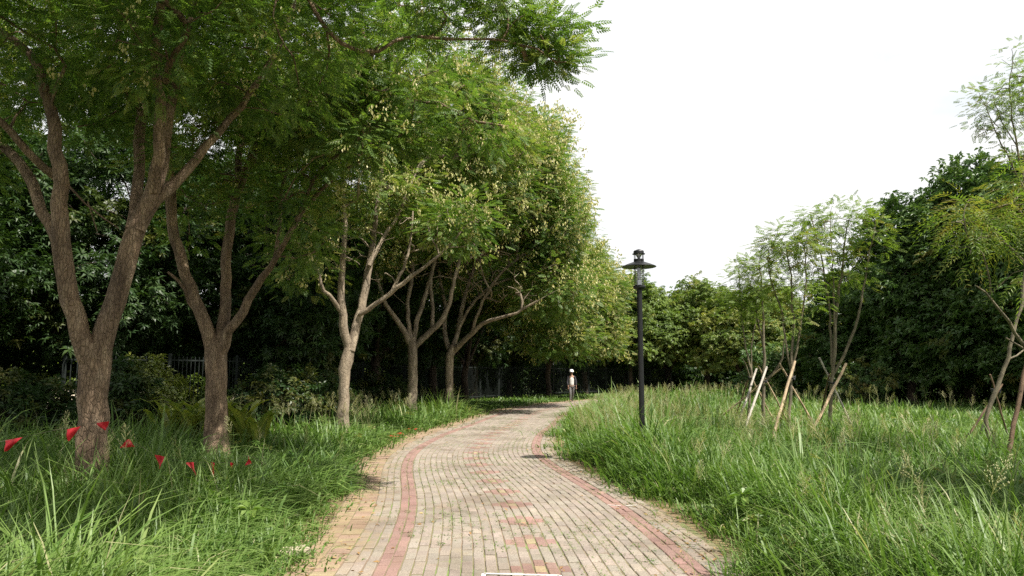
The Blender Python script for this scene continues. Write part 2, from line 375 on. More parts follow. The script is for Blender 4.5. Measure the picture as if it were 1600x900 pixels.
# bricks, each with its own face colour, tilt and worn edge
def brick_mat():
    m, t = mat('paving_brick')
    at = nd(t, 'ShaderNodeAttribute', attribute_name='bcol')
    tc = nd(t, 'ShaderNodeTexCoord')
    n1 = nd(t, 'ShaderNodeTexNoise', Scale=85.0, Detail=4.0, Roughness=0.8); t.links.new(tc.outputs['Object'], n1.inputs['Vector'])
    n2 = nd(t, 'ShaderNodeTexNoise', Scale=0.9, Detail=7.0, Roughness=0.6); t.links.new(tc.outputs['Object'], n2.inputs['Vector'])
    n3 = nd(t, 'ShaderNodeTexNoise', Scale=2.7, Detail=8.0, Roughness=0.7); t.links.new(tc.outputs['Object'], n3.inputs['Vector'])
    g = ramp(t, n1.outputs['Fac'], [(0.34, (0.62, 0.60, 0.58)), (0.5, (1.0, 1.0, 1.0)), (0.66, (1.38, 1.36, 1.32))])
    c = mixc(t, 1.0, at.outputs['Color'], g, 'MULTIPLY')
    st = ramp(t, n2.outputs['Fac'], [(0.33, (0.70, 0.66, 0.61)), (0.5, (0.97, 0.95, 0.93)), (0.67, (1.12, 1.10, 1.07))])
    c = mixc(t, 1.0, c, st, 'MULTIPLY')
    # blown sand lying on the bricks, in patches and more towards the edges
    of = nd(t, 'ShaderNodeAttribute', attribute_name='edge')
    ad = nd(t, 'ShaderNodeMath', operation='MULTIPLY_ADD'); t.links.new(of.outputs['Fac'], ad.inputs[0]); ad.inputs[1].default_value = 0.30; t.links.new(n3.outputs['Fac'], ad.inputs[2])
    mr = nd(t, 'ShaderNodeMapRange'); mr.inputs['From Min'].default_value = 0.56; mr.inputs['From Max'].default_value = 0.85; mr.inputs['To Max'].default_value = 0.75
    t.links.new(ad.outputs[0], mr.inputs['Value'])
    c = mixc(t, mr.outputs[0], c, (0.30, 0.22, 0.125))
    bs = nd(t, 'ShaderNodeBsdfPrincipled', Roughness=0.88); t.links.new(c, bs.inputs['Base Color'])
    bp = nd(t, 'ShaderNodeBump', Strength=0.35, Distance=0.004); t.links.new(n1.outputs['Fac'], bp.inputs['Height']); t.links.new(bp.outputs[0], bs.inputs['Normal'])
    o = nd(t, 'ShaderNodeOutputMaterial'); t.links.new(bs.outputs[0], o.inputs['Surface'])
    return m
rs = np.random.RandomState(5)
GREY = np.array([0.272, 0.236, 0.200]); RED = np.array([0.265, 0.168, 0.146]); YELB = np.array([0.320, 0.262, 0.165])
B_s0, B_s1, B_t0, B_t1, B_c, B_e = [], [], [], [], [], []
S_END = 62.0
MS = (np.interp(6.26, PATH[:, 1], PS) - .1) % 1.0 - 1.0        # where the first diamond motif starts
for k in range(-16, 17):
    ss0 = MS + (0.1 if k % 2 else 0.0)
    for i_ in range(int(S_END / .2)):
        s = ss0 + .2 * i_; m_ = (s - MS) % 1.0
        c = RED if abs(k) in (12, 13) else GREY
        ak = abs(k)
        near = lambda a_: abs((m_ - a_ + .5) % 1.0 - .5) < .04
        if ak == 0: c = YELB * .95 if near(0) else (RED if near(.8) or near(.2) else c)
        if ak == 1 and (near(.9) or near(.1)): c = RED
        if ak == 2 and near(0): c = RED
        if s < .02: continue
        v = 1 + .18 * (rs.rand() - .5)
        if rs.rand() < .06: v *= 1.14
        if rs.rand() < .06: v *= .86
        B_s0.append(s); B_s1.append(s + .2); B_t0.append(k * .1 - .05); B_t1.append(k * .1 + .05)
        B_c.append(c * v * (1 + .05 * (rs.rand(3) - .5))); B_e.append(max(0, (abs(k) - 13) / 5.0))
# crosswise yellow and red edging bricks on the left
s = 0.0; r_ = 0
while s < S_END:
    for q_ in range(2):
        a = -1.65 - .2 * q_; off = (.1 if r_ % 2 else 0) * 0
        cc = YELB * .9 if rs.rand() < .4 else RED * .7 + YELB * .3
        B_s0.append(s); B_s1.append(s + .1); B_t0.append(a - .2 - off); B_t1.append(a - off); B_c.append(cc * (1 + .25 * (rs.rand() - .5))); B_e.append(.55 + .35 * q_)
    s += .1; r_ += 1
B_s0, B_s1, B_t0, B_t1, B_e = map(np.array, (B_s0, B_s1, B_t0, B_t1, B_e)); B_c = np.array(B_c)
nb = len(B_s0); g_ = 0.0055; ch = 0.005
ztop = 0.016 + 0.0035 * rs.randn(nb).clip(-1.2, 1.2); tl = rs.randn(nb, 2) * 0.0022
jit = rs.randn(nb, 2) * 0.0018
def corner(ss, tt, z): return np.c_[path_xy(ss, tt), z]
vs = []
for lev in (0, 1, 2):
    inset = g_ + (ch if lev == 2 else 0)
    for a, b in ((0, 0), (1, 0), (1, 1), (0, 1)):
        ss = np.where(a, B_s1 - inset, B_s0 + inset) + jit[:, 0]; tt = np.where(b, B_t1 - inset, B_t0 + inset) + jit[:, 1]
        zt = ztop + tl[:, 0] * (a - .5) + tl[:, 1] * (b - .5)
        z = np.full(nb, 0.0065) if lev == 0 else (zt - 0.004 if lev == 1 else zt)
        vs.append(corner(ss, tt, z))
vs = np.stack(vs, 1)             # nb,12,3
qq = [[8, 11, 10, 9]] + [[4 + i, 8 + i, 8 + (i + 1) % 4, 4 + (i + 1) % 4] for i in range(4)] + [[i, 4 + i, 4 + (i + 1) % 4, (i + 1) % 4] for i in range(4)]
qq = np.array(qq); q = (qq[None] + 12 * np.arange(nb)[:, None, None]).reshape(-1, 4)
fc = np.repeat(np.c_[B_c, np.ones(nb)], len(qq), 0); fe = np.repeat(B_e, len(qq))
link('path_paving', new_mesh('path_paving', vs.reshape(-1, 3), q, brick_mat(), fattr={'bcol': fc, 'edge': fe}), kind='structure')

# painted white marking whose top edge shows at the bottom of the picture, and short worn lines farther on
M_paint = plain_mat('worn_white_paint', (0.62, 0.60, 0.55), 0.8, vary=0.3, scale=40)
pm = MB()
def bar(a, b, w=.035):
    a = np.array(a[:2]); b = np.array(b[:2]); t_ = (b - a) / np.linalg.norm(b - a); n_ = np.array([-t_[1], t_[0]]) * w / 2; z = .0215
    v = [[*(a - n_), z], [*(b - n_), z], [*(b + n_), z], [*(a + n_), z]]
    v = np.array(v); v2 = v.copy(); v2[:, 2] -= .002
    pm.add(np.vstack([v, v2]), [[0, 1, 2, 3], [0, 4, 5, 1], [1, 5, 6, 2], [2, 6, 7, 3], [3, 7, 4, 0]])
a, b = G(756, 896, .02), G(874, 899, .02)
bar(a, b); bar(a, a + np.array([0.01, -1.0, 0])); bar(b, b + np.array([0.01, -1.0, 0])); bar(a + np.array([.01, -1.0, 0]), b + np.array([.01, -1.0, 0]))
for x0, x1 in ((.10, .24), (.30, .42)):
    bar(a + np.array([x0, -.12, 0]), a + np.array([x1, -.12, 0])); bar(a + np.array([x0 + .02, -.12, 0]), a + np.array([x0 + .02, -.40, 0])); bar(a + np.array([x0, -.40, 0]), a + np.array([x1, -.40, 0]))
link('path_marking', pm.mesh('path_marking', M_paint), kind='structure')
pm = MB()
for (p0, p1) in (((872, 636), (888, 637)), ((894, 633), (906, 633)), ((948, 789), (970, 790)), ((978, 790), (996, 789))):
    bar(G(*p0, .02), G(*p1, .02), .05 if p0[1] < 700 else .02)
link('path_line_marking', pm.mesh('path_line_marking', M_paint), kind='structure')

# ------------------------------------------------------------------ tree tools
def unit(a): a = np.asarray(a, float); return a / (np.linalg.norm(a, axis=-1, keepdims=True) + 1e-9)
def frond_template(n_pairs, length, leaf_l, leaf_w, droop=.25, fold=.25):
    """leaflets along a rachis in local frame: x forward, z up. returns verts (L*4,3)"""
    out = []
    for i in range(n_pairs):
        u = (i + 1) / n_pairs; x = u * length; z = -droop * length * u * u
        for sd in (-1, 1):
            a = math.radians(62 - 30 * u); d = np.array([math.cos(a), sd * math.sin(a), -.22]); d = unit(d)
            sc_ = 1 - .35 * abs(u - .45) * 2 * .6
            sidev = np.array([-d[1], d[0], 0]); base = np.array([x, 0, z]); tip = base + d * leaf_l * sc_; mid = base + d * leaf_l * sc_ * .42
            w = leaf_w * sc_ / 2
            out += [base, mid + sidev * w + [0, 0, w * fold], tip, mid - sidev * w + [0, 0, w * fold]]
    return np.array(out)
def rosette_template(n, leaf_l, leaf_w, seed=0, flat=.5):
    r = np.random.RandomState(seed); out = []
    for i in range(n):
        a = i * 2.4 + r.rand() * .5; e = (r.rand() - .35) * 1.1 * flat
        d = unit([math.cos(a) * math.cos(e), math.sin(a) * math.cos(e), math.sin(e)]); L = leaf_l * (0.75 + .5 * r.rand()); w = leaf_w / 2 * (0.8 + .4 * r.rand())
        up = unit(np.cross(np.cross(d, [0, 0, 1.]), d) + r.randn(3) * .25); sidev = unit(np.cross(d, up)); base = d * .02
        mid = base + d * L * .45 + up * L * .08; tip = base + d * L - np.array([0, 0, L * .25])
        out += [base, mid + sidev * w, tip, mid - sidev * w]
    return np.array(out)
def scatter(tmpl, pos, axis, up, scale, rs, tint=None, cl=None):
    """instance a template of quads into one mesh array"""
    x = unit(axis); y = unit(np.cross(up, x)); z = np.cross(x, y)
    R = np.stack([x, y, z], 1)                        # rows are axes
    v = np.einsum('tk,nkj->ntj', tmpl, R) * scale[:, None, None] + pos[:, None, :]
    nq = len(tmpl) // 4; n = len(pos)
    quads = np.arange(n * nq * 4).reshape(-1, 4)
    base = rs.rand(n) if cl is None else cl
    rnd = np.clip(np.repeat(base, nq) * .6 + rs.rand(n * nq) * .4, 0, 1)
    tn = np.repeat(tint if tint is not None else np.zeros(n), nq)
    return v.reshape(-1, 3).astype(np.float32), quads, rnd.astype(np.float32), tn.astype(np.float32)

def grow(limbs, clusters, rs, tip_r=0.008, step=0.35, up_bias=.25, expo=.42, maxlen=4.0):
    """limbs: list of (pts, r0..rn). clusters: targets. returns list of (pts, radii) twigs joined to the limbs."""
    nodes = []; nrad = []; par = []; dirs = []; fixed = []
    for pts, rad in limbs:
        t_ = np.gradient(pts, axis=0)
        for i in range(len(pts)):
            nodes.append(pts[i]); dirs.append(unit(t_[i])); fixed.append(rad[i]); par.append(-1)
    start_ok = [f < 0.16 for f in fixed]
    nodes_np = np.array(nodes); ok = np.array(start_ok)
    order = np.argsort([np.min(np.linalg.norm(nodes_np - c, axis=1)) for c in clusters])
    cap_ = len(nodes) + len(clusters) * 16 + 10
    A = np.zeros((cap_, 3)); A[:len(nodes)] = nodes_np; D = np.zeros((cap_, 3)); D[:len(nodes)] = np.array(dirs); OK = np.zeros(cap_, bool); OK[:len(nodes)] = ok
    PAR = np.full(cap_, -1); CNT = np.zeros(cap_); n = len(nodes); n0 = n
    branches = []
    for ci in order:
        c = clusters[ci]; dv = c - A[:n]; ds = np.linalg.norm(dv, axis=1) + 1e-6
        al = (dv * D[:n]).sum(1) / ds
        cost = ds * (1.35 - .45 * al) + np.where(dv[:, 2] < -.3, .5 * np.abs(dv[:, 2]), 0) + np.where(OK[:n], 0, 99)
        j = int(cost.argmin()); L = ds[j]
        m = int(min(14, max(2, round(L / step)))); p0 = A[j]; d0 = unit(D[j] + np.array([0, 0, .15]))
        u = np.linspace(0, 1, m + 1)[:, None]
        t0 = d0 * L * .8; t1 = unit(dv[j] + np.array([0, 0, up_bias * L])) * L * .8
        h = (2 * u ** 3 - 3 * u ** 2 + 1) * p0 + (u ** 3 - 2 * u ** 2 + u) * t0 + (-2 * u ** 3 + 3 * u ** 2) * c + (u ** 3 - u ** 2) * t1
        h[1:-1] += rs.randn(m - 1, 3) * .035 * min(L, 2)
        idx = [j]
        for k in range(1, m + 1):
            A[n] = h[k]; D[n] = unit(h[k] - h[k - 1]); OK[n] = True; PAR[n] = idx[-1]; idx.append(n); n += 1
        branches.append(idx)
        k = idx[-1]
        while k >= n0: CNT[k] += 1; k = PAR[k]
    out = []
    for idx in branches:
        pts = A[idx]; r = tip_r * np.maximum(CNT[idx], 1) ** expo; r[0] = r[1]
        out.append((pts, r))
    return out

def limb_world(trace, d0, d1=None, rs=None):
    """trace: [(px,py,r_px)...] -> world polyline with radii in metres, smooth"""
    d1 = d0 if d1 is None else d1; n = len(trace); pts = []; rad = []
    for i, (px, py, r) in enumerate(trace):
        d = d0 + (d1 - d0) * (i / max(1, n - 1)); pts.append(P(px, py, d)); rad.append(.88 * r * d / FPX)
    pts = np.c_[np.array(pts), rad]
    c = catmull(pts, 6); c = resample(c, 0.22)
    if rs is not None: c[1:-1, :3] += rs.randn(len(c) - 2, 3) * 0.012
    return c[:, :3], np.maximum(c[:, 3], 0.006)

def ellipsoid_points(blobs, n, rs, shell=0.55):
    """blobs: (centre, radii) weighted by volume; points favour the outer part"""
    w = np.array([np.prod(b[1]) ** .75 * (b[2] if len(b) > 2 else 1) for b in blobs]); w /= w.sum()
    pick = rs.choice(len(blobs), n, p=w); d = unit(rs.randn(n, 3)); r = (shell ** 3 + (1 - shell ** 3) * rs.rand(n)) ** (1 / 3.)
    C = np.array([b[0] for b in blobs]); R = np.array([b[1] for b in blobs])
    return C[pick] + d * r[:, None] * R[pick], pick, unit(d / R[pick])
def pix_blob(px, py, d, rx, ry, rd, w=1.0):
    return (P(px, py, d), np.array([rx * d / FPX, rd, ry * d / FPX]), w)

def crown_arrays(targets, outward, rs, tmpl, per, spread, scale, droop=.35, tint_p=.06, flat=.65):
    n = len(targets) * per
    idx = np.repeat(np.arange(len(targets)), per)
    off = rs.randn(n, 3) * spread * np.array([1, 1, flat])
    pos = targets[idx] + off * .8
    ax = unit(off) * 1.0 + outward[idx] * .6 + rs.randn(n, 3) * .35; ax[:, 2] = ax[:, 2] * .5 - droop * (0.5 + rs.rand(n))
    up = np.array([0, 0, 1.]) + rs.randn(n, 3) * .35 + outward[idx] * .35
    clr = rs.rand(len(targets)); tn = (rs.rand(len(targets)) < tint_p) * (0.35 + .5 * rs.rand(len(targets)))
    cl = np.clip(clr[idx] * .55 + rs.rand(n) * .45, 0, 1)
    return scatter(tmpl, pos, ax, up, scale * (0.75 + .5 * rs.rand(n)), rs, tint=tn[idx] * (rs.rand(n) * .6 + .4), cl=cl)

def pods_arrays(targets, rs, per, size, spread):
    """loose bunches of papery pods: small upright bladders, four faces each"""
    n = len(targets) * per; idx = np.repeat(np.arange(len(targets)), per)
    pos = targets[idx] + rs.randn(n, 3) * spread * np.array([1, 1, 1.3]); s = size * (.6 + .8 * rs.rand(n))
    a = rs.rand(n) * 6.28
    t = []
    for j in range(3):
        b = j * 2.094
        t.append([[0, 0, -1], [.55 * math.cos(b), .55 * math.sin(b), 0], [0, 0, .9], [.55 * math.cos(b + 2.094), .55 * math.sin(b + 2.094), 0]])
    t = np.array(t).reshape(-1, 3)
    ax = np.stack([np.cos(a), np.sin(a), 0 * a], 1); up = np.array([0, 0, 1.]) + rs.randn(n, 3) * .5
    return scatter(t, pos, ax, up, s, rs)

def crown_mesh(name, parts):
    """parts: list of (arrays, material)"""
    vs_, qs_, rn, tn, fm, mats = [], [], [], [], [], []; o = 0
    for (v, q, r, t_), m in parts:
        if m not in mats: mats.append(m)
        vs_.append(v); qs_.append(q + o); rn.append(r); tn.append(t_); fm.append(np.full(len(q), mats.index(m))); o += len(v)
    return new_mesh(name, np.vstack(vs_), np.vstack(qs_), mats, face_mat=np.concatenate(fm), fattr={'rnd': np.concatenate(rn), 'tint': np.concatenate(tn)})

def hero_tree(name, label, cat, base, trunk, limbs, blobs, ncl, tmpl, per, spread, bark, leafm, seed, scale=1.0, pods=None, ksides=14, group=None, tint_p=.06, tip_r=.008, shell=.55, droop=.12, dead=None, bare=None, nbare=0):
    rs = np.random.RandomState(seed)
    o = thing(name, label, cat, loc=base, group=group); off = np.asarray(base, float)
    allb = [trunk] + limbs
    tg, pick, outw = ellipsoid_points(blobs, ncl, rs, shell)
    lo = tg[:, 2] > 1.2; tg, outw = tg[lo], outw[lo]
    allt = tg
    if bare:
        bt, _, _ = ellipsoid_points(bare, nbare, rs, .1); allt = np.vstack([tg, bt])
    tw = grow(allb, allt, rs, tip_r=tip_r)
    mb = MB()
    for i, (p_, r_) in enumerate(allb): mb.tube(p_ - off, r_, ksides if i == 0 else max(8, ksides - 4), wob=.10, seed=seed + i)
    for p_, r_ in tw: mb.tube(p_ - off, r_, 8 if r_[0] > .03 else 5 if False else (8 if r_[0] > .03 else 4), cap=False)
    for p_, r_ in (dead or []): mb.tube(p_ - off, r_, 6)
    link('trunk', mb.mesh(name + '_trunk', bark, smooth=True), o)
    parts = [(crown_arrays(tg - off, outw, rs, tmpl, per, spread, scale, droop, tint_p), leafm)]
    if pods:
        k = int(len(tg) * pods[0]); sel = rs.choice(len(tg), k, replace=False)
        # a few short bunches around each chosen twig end
        c = np.repeat(tg[sel], 3, 0) + rs.randn(k * 3, 3) * spread * .9 + outw[np.repeat(sel, 3)] * spread * .35 + np.array([.2, -.2, .1]) * spread * 2 - off
        parts.append((pods_arrays(c, rs, pods[1], pods[2], pods[2] * 1.5), M_pod))
    link('crown', crown_mesh(name + '_crown', parts), o)
    return o

F_near = frond_template(6, .17, .062, .025, .12)
F_mid = frond_template(5, .22, .095, .040, .12)
F_far = frond_template(4, .26, .13, .055, .12)
GL = 'row of pale barked trees along the path'
rs0 = np.random.RandomState(3)
L = lambda tr, d0, d1=None: limb_world(tr, d0, d1, rs0)

# --- tree 1, nearest on the left
d = 8.9; base = G(147, 790) * [1, 0, 0] + [0, d, 0]; base[0] = P(147, 740, d)[0]
trunk = L([(147, 800, 40), (147, 760, 31), (147, 735, 27.5), (146, 700, 25), (146, 650, 23), (146, 600, 23), (148, 565, 25), (150, 535, 24)], d)
limbs = [L([(146, 575, 20), (135, 545, 18), (120, 505, 16), (108, 450, 15), (98, 390, 15), (96, 330, 13), (92, 260, 12), (82, 190, 11), (65, 125, 9), (50, 90, 8), (15, 58, 6), (-30, 20, 4)], d, 8.0),
         L([(98, 390, 12), (82, 362, 10), (66, 325, 10), (50, 285, 10), (30, 255, 9), (0, 225, 8), (-40, 190, 6), (-90, 120, 4)], d, 9.6),
         L([(92, 280, 9), (82, 270, 8), (55, 250, 7), (25, 215, 7), (0, 192, 6), (-40, 150, 4)], d, 8.2),
         L([(152, 560, 20), (165, 520, 19), (180, 475, 18), (195, 420, 18), (207, 375, 17), (226, 330, 16), (242, 295, 14), (253, 262, 12), (262, 200, 9), (275, 120, 7), (300, 20, 5), (320, -80, 3)], d, 9.0),
         L([(205, 360, 11), (212, 310, 10), (215, 270, 9), (218, 210, 9), (223, 150, 8), (215, 60, 6), (190, -40, 4)], d, 9.8),
         L([(240, 300, 11), (244, 250, 10), (246, 200, 9), (250, 150, 9), (241, 118, 7), (241, 90, 8), (246, 50, 8), (253, 0, 8), (262, -60, 6), (300, -160, 4)], d, 7.6),
         L([(215, 360, 12), (235, 325, 11), (258, 298, 10), (280, 278, 9), (300, 255, 8), (325, 225, 8), (350, 200, 7), (390, 150, 6), (440, 60, 5), (470, -40, 3)], d, 9.4),
         L([(253, 0, 6), (300, -70, 5.5), (370, -100, 5), (430, -70, 4.5), (485, 0, 4), (505, 40, 4), (525, 60, 4), (560, 80, 3.5), (600, 74, 3.2), (640, 56, 3), (690, 62, 3), (745, 60, 2.6), (800, 66, 2), (850, 82, 1.6), (882, 112, 1)], 7.6, 8.8),
         L([(320, -80, 5), (420, -260, 5), (600, -420, 4), (800, -500, 3)], 9.0, 6.5)]
blobs = [pix_blob(60, 70, 8.6, 230, 120, 1.6), pix_blob(330, 70, 8.4, 210, 130, 1.6, 1.1), pix_blob(-160, 150, 9.0, 160, 160, 1.5), pix_blob(300, 190, 9.6, 110, 80, .7, .8),
         pix_blob(560, 10, 8.2, 170, 80, 1.1), pix_blob(740, 5, 8.6, 90, 45, .7, 2.5), pix_blob(838, 72, 8.9, 38, 32, .35, 6), pix_blob(800, 25, 8.8, 55, 34, .45, 4), pix_blob(872, 105, 8.8, 14, 20, .2, 8), pix_blob(870, 40, 8.8, 18, 14, .2, 6),
         (np.array([-4.6, 8.6, 7.9]), np.array([3.6, 3.0, 1.5]), 1.2), (np.array([-2.2, 5.4, 7.4]), np.array([3.0, 2.4, 1.1]), 1.0), (np.array([-6.0, 6.0, 6.8]), np.array([2.6, 2.4, 1.2]), 1.0), (np.array([0.2, 6.3, 6.9]), np.array([1.0, 1.2, .6]), 1.0),
         (np.array([-1.5, 3.4, 6.9]), np.array([2.0, 1.6, .7]), 2.4), (np.array([-4.2, 3.0, 6.9]), np.array([2.2, 1.8, .8]), 1.8)]
dead = [L([(107, 290, 2.2), (125, 310, 2), (145, 325, 1.8), (165, 345, 1.5), (186, 357, 1)], 8.7), L([(137, 315, 1.2), (145, 335, 1), (152, 362, .8)], 8.7)]
hero_tree('rain_tree', 'nearest tall tree on the left, brown scaly trunk forking low, wrapped by red pennant string', 'tree', base, trunk, limbs, blobs, 800, F_near, 44, .24, M_barkA, M_rain, 11, pods=(.14, 12, .024), ksides=20, group=GL, dead=dead)

# --- tree 2
d = 13.0; base = np.array([P(337, 700, d)[0], d, 0])
trunk = L([(337, 735, 30), (337, 700, 22.5), (337, 680, 20), (337, 640, 18), (338, 590, 17), (338, 555, 18), (338, 535, 17)], d)
limbs = [L([(337, 560, 14), (326, 520, 12), (306, 472, 11), (290, 430, 10), (279, 390, 10), (270, 345, 9), (266, 300, 9), (261, 240, 7), (255, 180, 6), (240, 90, 4)], d, 12.2),
         L([(340, 550, 12), (348, 510, 10), (352, 450, 9), (354, 390, 9), (362, 335, 9), (374, 290, 8.5), (390, 258, 8), (402, 222, 7), (420, 195, 7), (432, 180, 6), (450, 120, 4)], d, 13.2),
         L([(368, 310, 7), (372, 270, 7), (373, 230, 6), (377, 195, 6), (380, 130, 4)], d, 13.8),
         L([(342, 555, 13), (358, 520, 9), (375, 495, 8), (390, 468, 7), (408, 435, 6), (430, 405, 5), (462, 345, 4.5), (500, 300, 4), (540, 262, 3), (580, 245, 2)], d, 12.5),
         L([(430, 405, 4), (436, 350, 3.5), (440, 300, 3), (455, 240, 2.5)], d, 13.5),
         L([(462, 345, 3.5), (500, 265, 3), (540, 235, 2.8), (570, 208, 2.5), (620, 182, 1.8)], 12.6, 12.2),
         L([(390, 258, 6), (430, 160, 5), (450, 137, 4.5), (490, 140, 4), (520, 155, 3.8), (550, 146, 3.6), (600, 150, 3.4), (635, 157, 3.2), (690, 165, 3), (745, 190, 2.6), (795, 198, 1.8)], 13.1, 12.0),
         L([(322, 505, 5), (300, 480, 3.5), (285, 445, 3), (262, 425, 2)], 12.9, 12.6)]
blobs = [pix_blob(450, 110, 12.4, 190, 120, 2.2, 1.2), pix_blob(300, 250, 13.5, 120, 120, 1.4, .8), pix_blob(560, 200, 12.2, 120, 80, 1.4), pix_blob(470, 330, 13.0, 90, 80, 1.2), pix_blob(650, 110, 12.2, 110, 90, 1.4),
         pix_blob(310, 360, 14.2, 60, 50, .8, .5), pix_blob(750, 190, 12.0, 60, 40, .6), pix_blob(440, -80, 12.5, 260, 100, 2.6), pix_blob(150, 60, 13.5, 200, 140, 2.0),
         (np.array([-6.8, 12.8, 7.4]), np.array([2.4, 2.0, 1.0]), 1.6), (np.array([-4.8, 16.0, 7.6]), np.array([1.9, 1.6, .9]), 1.6)]
hero_tree('rain_tree', 'tree behind the pennant string with bent pale limb and three way fork', 'tree', base, trunk, limbs, blobs, 600, F_near * 1.25, 38, .28, M_barkA, M_rain, 12, tint_p=.15, pods=(.45, 12, .030), ksides=16, group=GL)

# --- tree 3
d = 18.7; base = np.array([P(536, 670, d)[0], d, 0])
trunk = L([(534, 695, 18), (535, 665, 12.5), (536, 650, 11), (537, 630, 10), (538, 595, 9.5), (540, 570, 12), (545, 548, 10), (547, 535, 9)], d)
limbs = [L([(546, 548, 8), (538, 520, 7.5), (535, 490, 7), (533, 450, 6), (536, 400, 5), (539, 345, 4), (535, 280, 3)], d, 18.0),
         L([(535, 490, 4.5), (524, 475, 4), (515, 462, 3.5), (505, 450, 3), (490, 400, 2)], 18.5, 17.6),
         L([(547, 548, 9), (555, 518, 8), (563, 488, 7.5), (571, 450, 6.5), (577, 415, 6), (582, 380, 5), (590, 320, 4), (600, 240, 3)], d, 19.2),
         L([(563, 490, 5), (585, 476, 4.2), (612, 456, 3.8), (638, 436, 3.4), (665, 415, 2.8), (700, 385, 2), (725, 355, 1.2)], d, 18.2), L([(612, 456, 3), (628, 425, 2.6), (640, 385, 2.2), (645, 330, 1.5)], d, 18.8), L([(577, 415, 4), (600, 370, 3.4), (625, 330, 2.8), (650, 270, 1.8)], d, 19.5)]
blobs = [pix_blob(560, 290, 19.2, 100, 75, 1.8), pix_blob(680, 240, 21.5, 110, 70, 1.8, .9), pix_blob(640, 120, 20.5, 130, 80, 2.0), pix_blob(740, 145, 21.0, 70, 60, 1.4, 1.2), pix_blob(480, 400, 18.8, 55, 55, 1.2, .7), pix_blob(715, 350, 18.6, 50, 45, 1.0, 1.1), pix_blob(780, 220, 21.5, 58, 55, 1.1), pix_blob(500, 180, 20, 120, 100, 1.8)]
hero_tree('rain_tree', 'slender tree with knobbly pale trunk standing alone at the sunlit grass edge', 'tree', base, trunk, limbs, blobs, 500, F_mid, 30, .33, M_barkB, M_rain, 13, bare=[pix_blob(560, 400, 18.7, 60, 50, 1.0), pix_blob(640, 380, 19, 60, 40, 1.0)], nbare=70, tint_p=.2, pods=(.85, 12, .040), ksides=14, group=GL)

# --- trees 4 and 5
d = 27.0; base = np.array([P(643, 650, d)[0], d, 0])
trunk = L([(643, 655, 10), (643, 625, 9), (645, 590, 8.5), (645, 560, 8.5), (644, 540, 9), (643, 528, 8)], d)
limbs = [L([(642, 540, 6), (628, 512, 5), (612, 490, 4.5), (600, 470, 4), (590, 440, 4), (580, 400, 3), (570, 340, 2)], d, 25.5),
         L([(643, 535, 5), (638, 500, 4), (638, 460, 3.6), (645, 420, 3), (640, 350, 2)], d, 27.5),
         L([(645, 540, 5), (652, 500, 4.2), (664, 462, 4), (675, 425, 3.4), (690, 360, 2.4)], d, 28),
         L([(647, 542, 6), (668, 522, 5.2), (690, 500, 5), (703, 470, 4.2), (712, 430, 3.4), (730, 370, 2.6)], d, 26.5),
         L([(675, 515, 4), (676, 480, 3.5), (673, 440, 3), (680, 400, 2)], d, 28)]
blobs = [pix_blob(640, 330, 27, 90, 70, 2.6), pix_blob(740, 290, 26.5, 100, 80, 2.4), pix_blob(700, 200, 27, 110, 90, 2.8), pix_blob(778, 190, 27, 58, 60, 1.8, 1.2), pix_blob(590, 380, 26, 50, 40, 1.5, .7)]
hero_tree('rain_tree', 'tree with broad v shaped fork, left of the twin trunk pair beyond the grass', 'tree', base, trunk, limbs, blobs, 480, F_mid * 1.2, 30, .42, M_barkB, M_rain, 14, bare=[pix_blob(650, 420, 27, 60, 50, 1.6), pix_blob(730, 380, 27, 60, 40, 1.6)], nbare=70, tint_p=.25, pods=(.95, 12, .052), ksides=12, group=GL, tip_r=.011)
d = 29.5; base = np.array([P(703, 640, d)[0], d, 0])
trunk = L([(704, 648, 10), (703, 620, 7.5), (702, 590, 7.2), (703, 562, 7.5), (706, 548, 8), (709, 540, 7)], d)
limbs = [L([(704, 550, 5), (697, 533, 4.5), (694, 510, 4), (696, 480, 3.5), (688, 440, 3), (680, 400, 2)], d, 31),
         L([(708, 545, 5), (716, 515, 4.2), (722, 480, 4), (730, 450, 3.4), (745, 400, 2.4)], d, 30.5),
         L([(708, 548, 6), (722, 535, 5), (738, 520, 4.5), (755, 506, 4), (775, 498, 3.2), (800, 492, 2.6), (840, 470, 2)], d, 27.5),
         L([(738, 520, 3.4), (745, 495, 3), (760, 460, 2.8), (790, 420, 2.4), (830, 390, 2)], d, 28.5),
         L([(716, 515, 3), (735, 480, 2.6), (770, 445, 2.4), (820, 430, 2), (870, 415, 1.6)], 29.5, 29)]
blobs = [pix_blob(822, 280, 29, 65, 75, 2.4, 1.3), pix_blob(862, 355, 29.5, 48, 65, 2.0, 1.3), pix_blob(760, 340, 31, 90, 60, 2.4, .8), pix_blob(838, 225, 30, 38, 45, 1.6, 1.1), pix_blob(860, 450, 29.5, 60, 50, 2.0, .9), pix_blob(700, 400, 32, 60, 50, 2, .5)]
hero_tree('rain_tree', 'tree whose bare branches fan low over the path before the bend', 'tree', base, trunk, limbs, blobs, 540, F_mid * 1.2, 30, .42, M_barkB, M_rain, 15, bare=[pix_blob(800, 430, 28.5, 90, 45, 1.6, 1.6), pix_blob(740, 430, 29.5, 50, 50, 1.6), pix_blob(780, 370, 29, 80, 40, 1.5)], nbare=220, pods=(.98, 12, .056), ksides=12, group=GL, tip_r=.011)

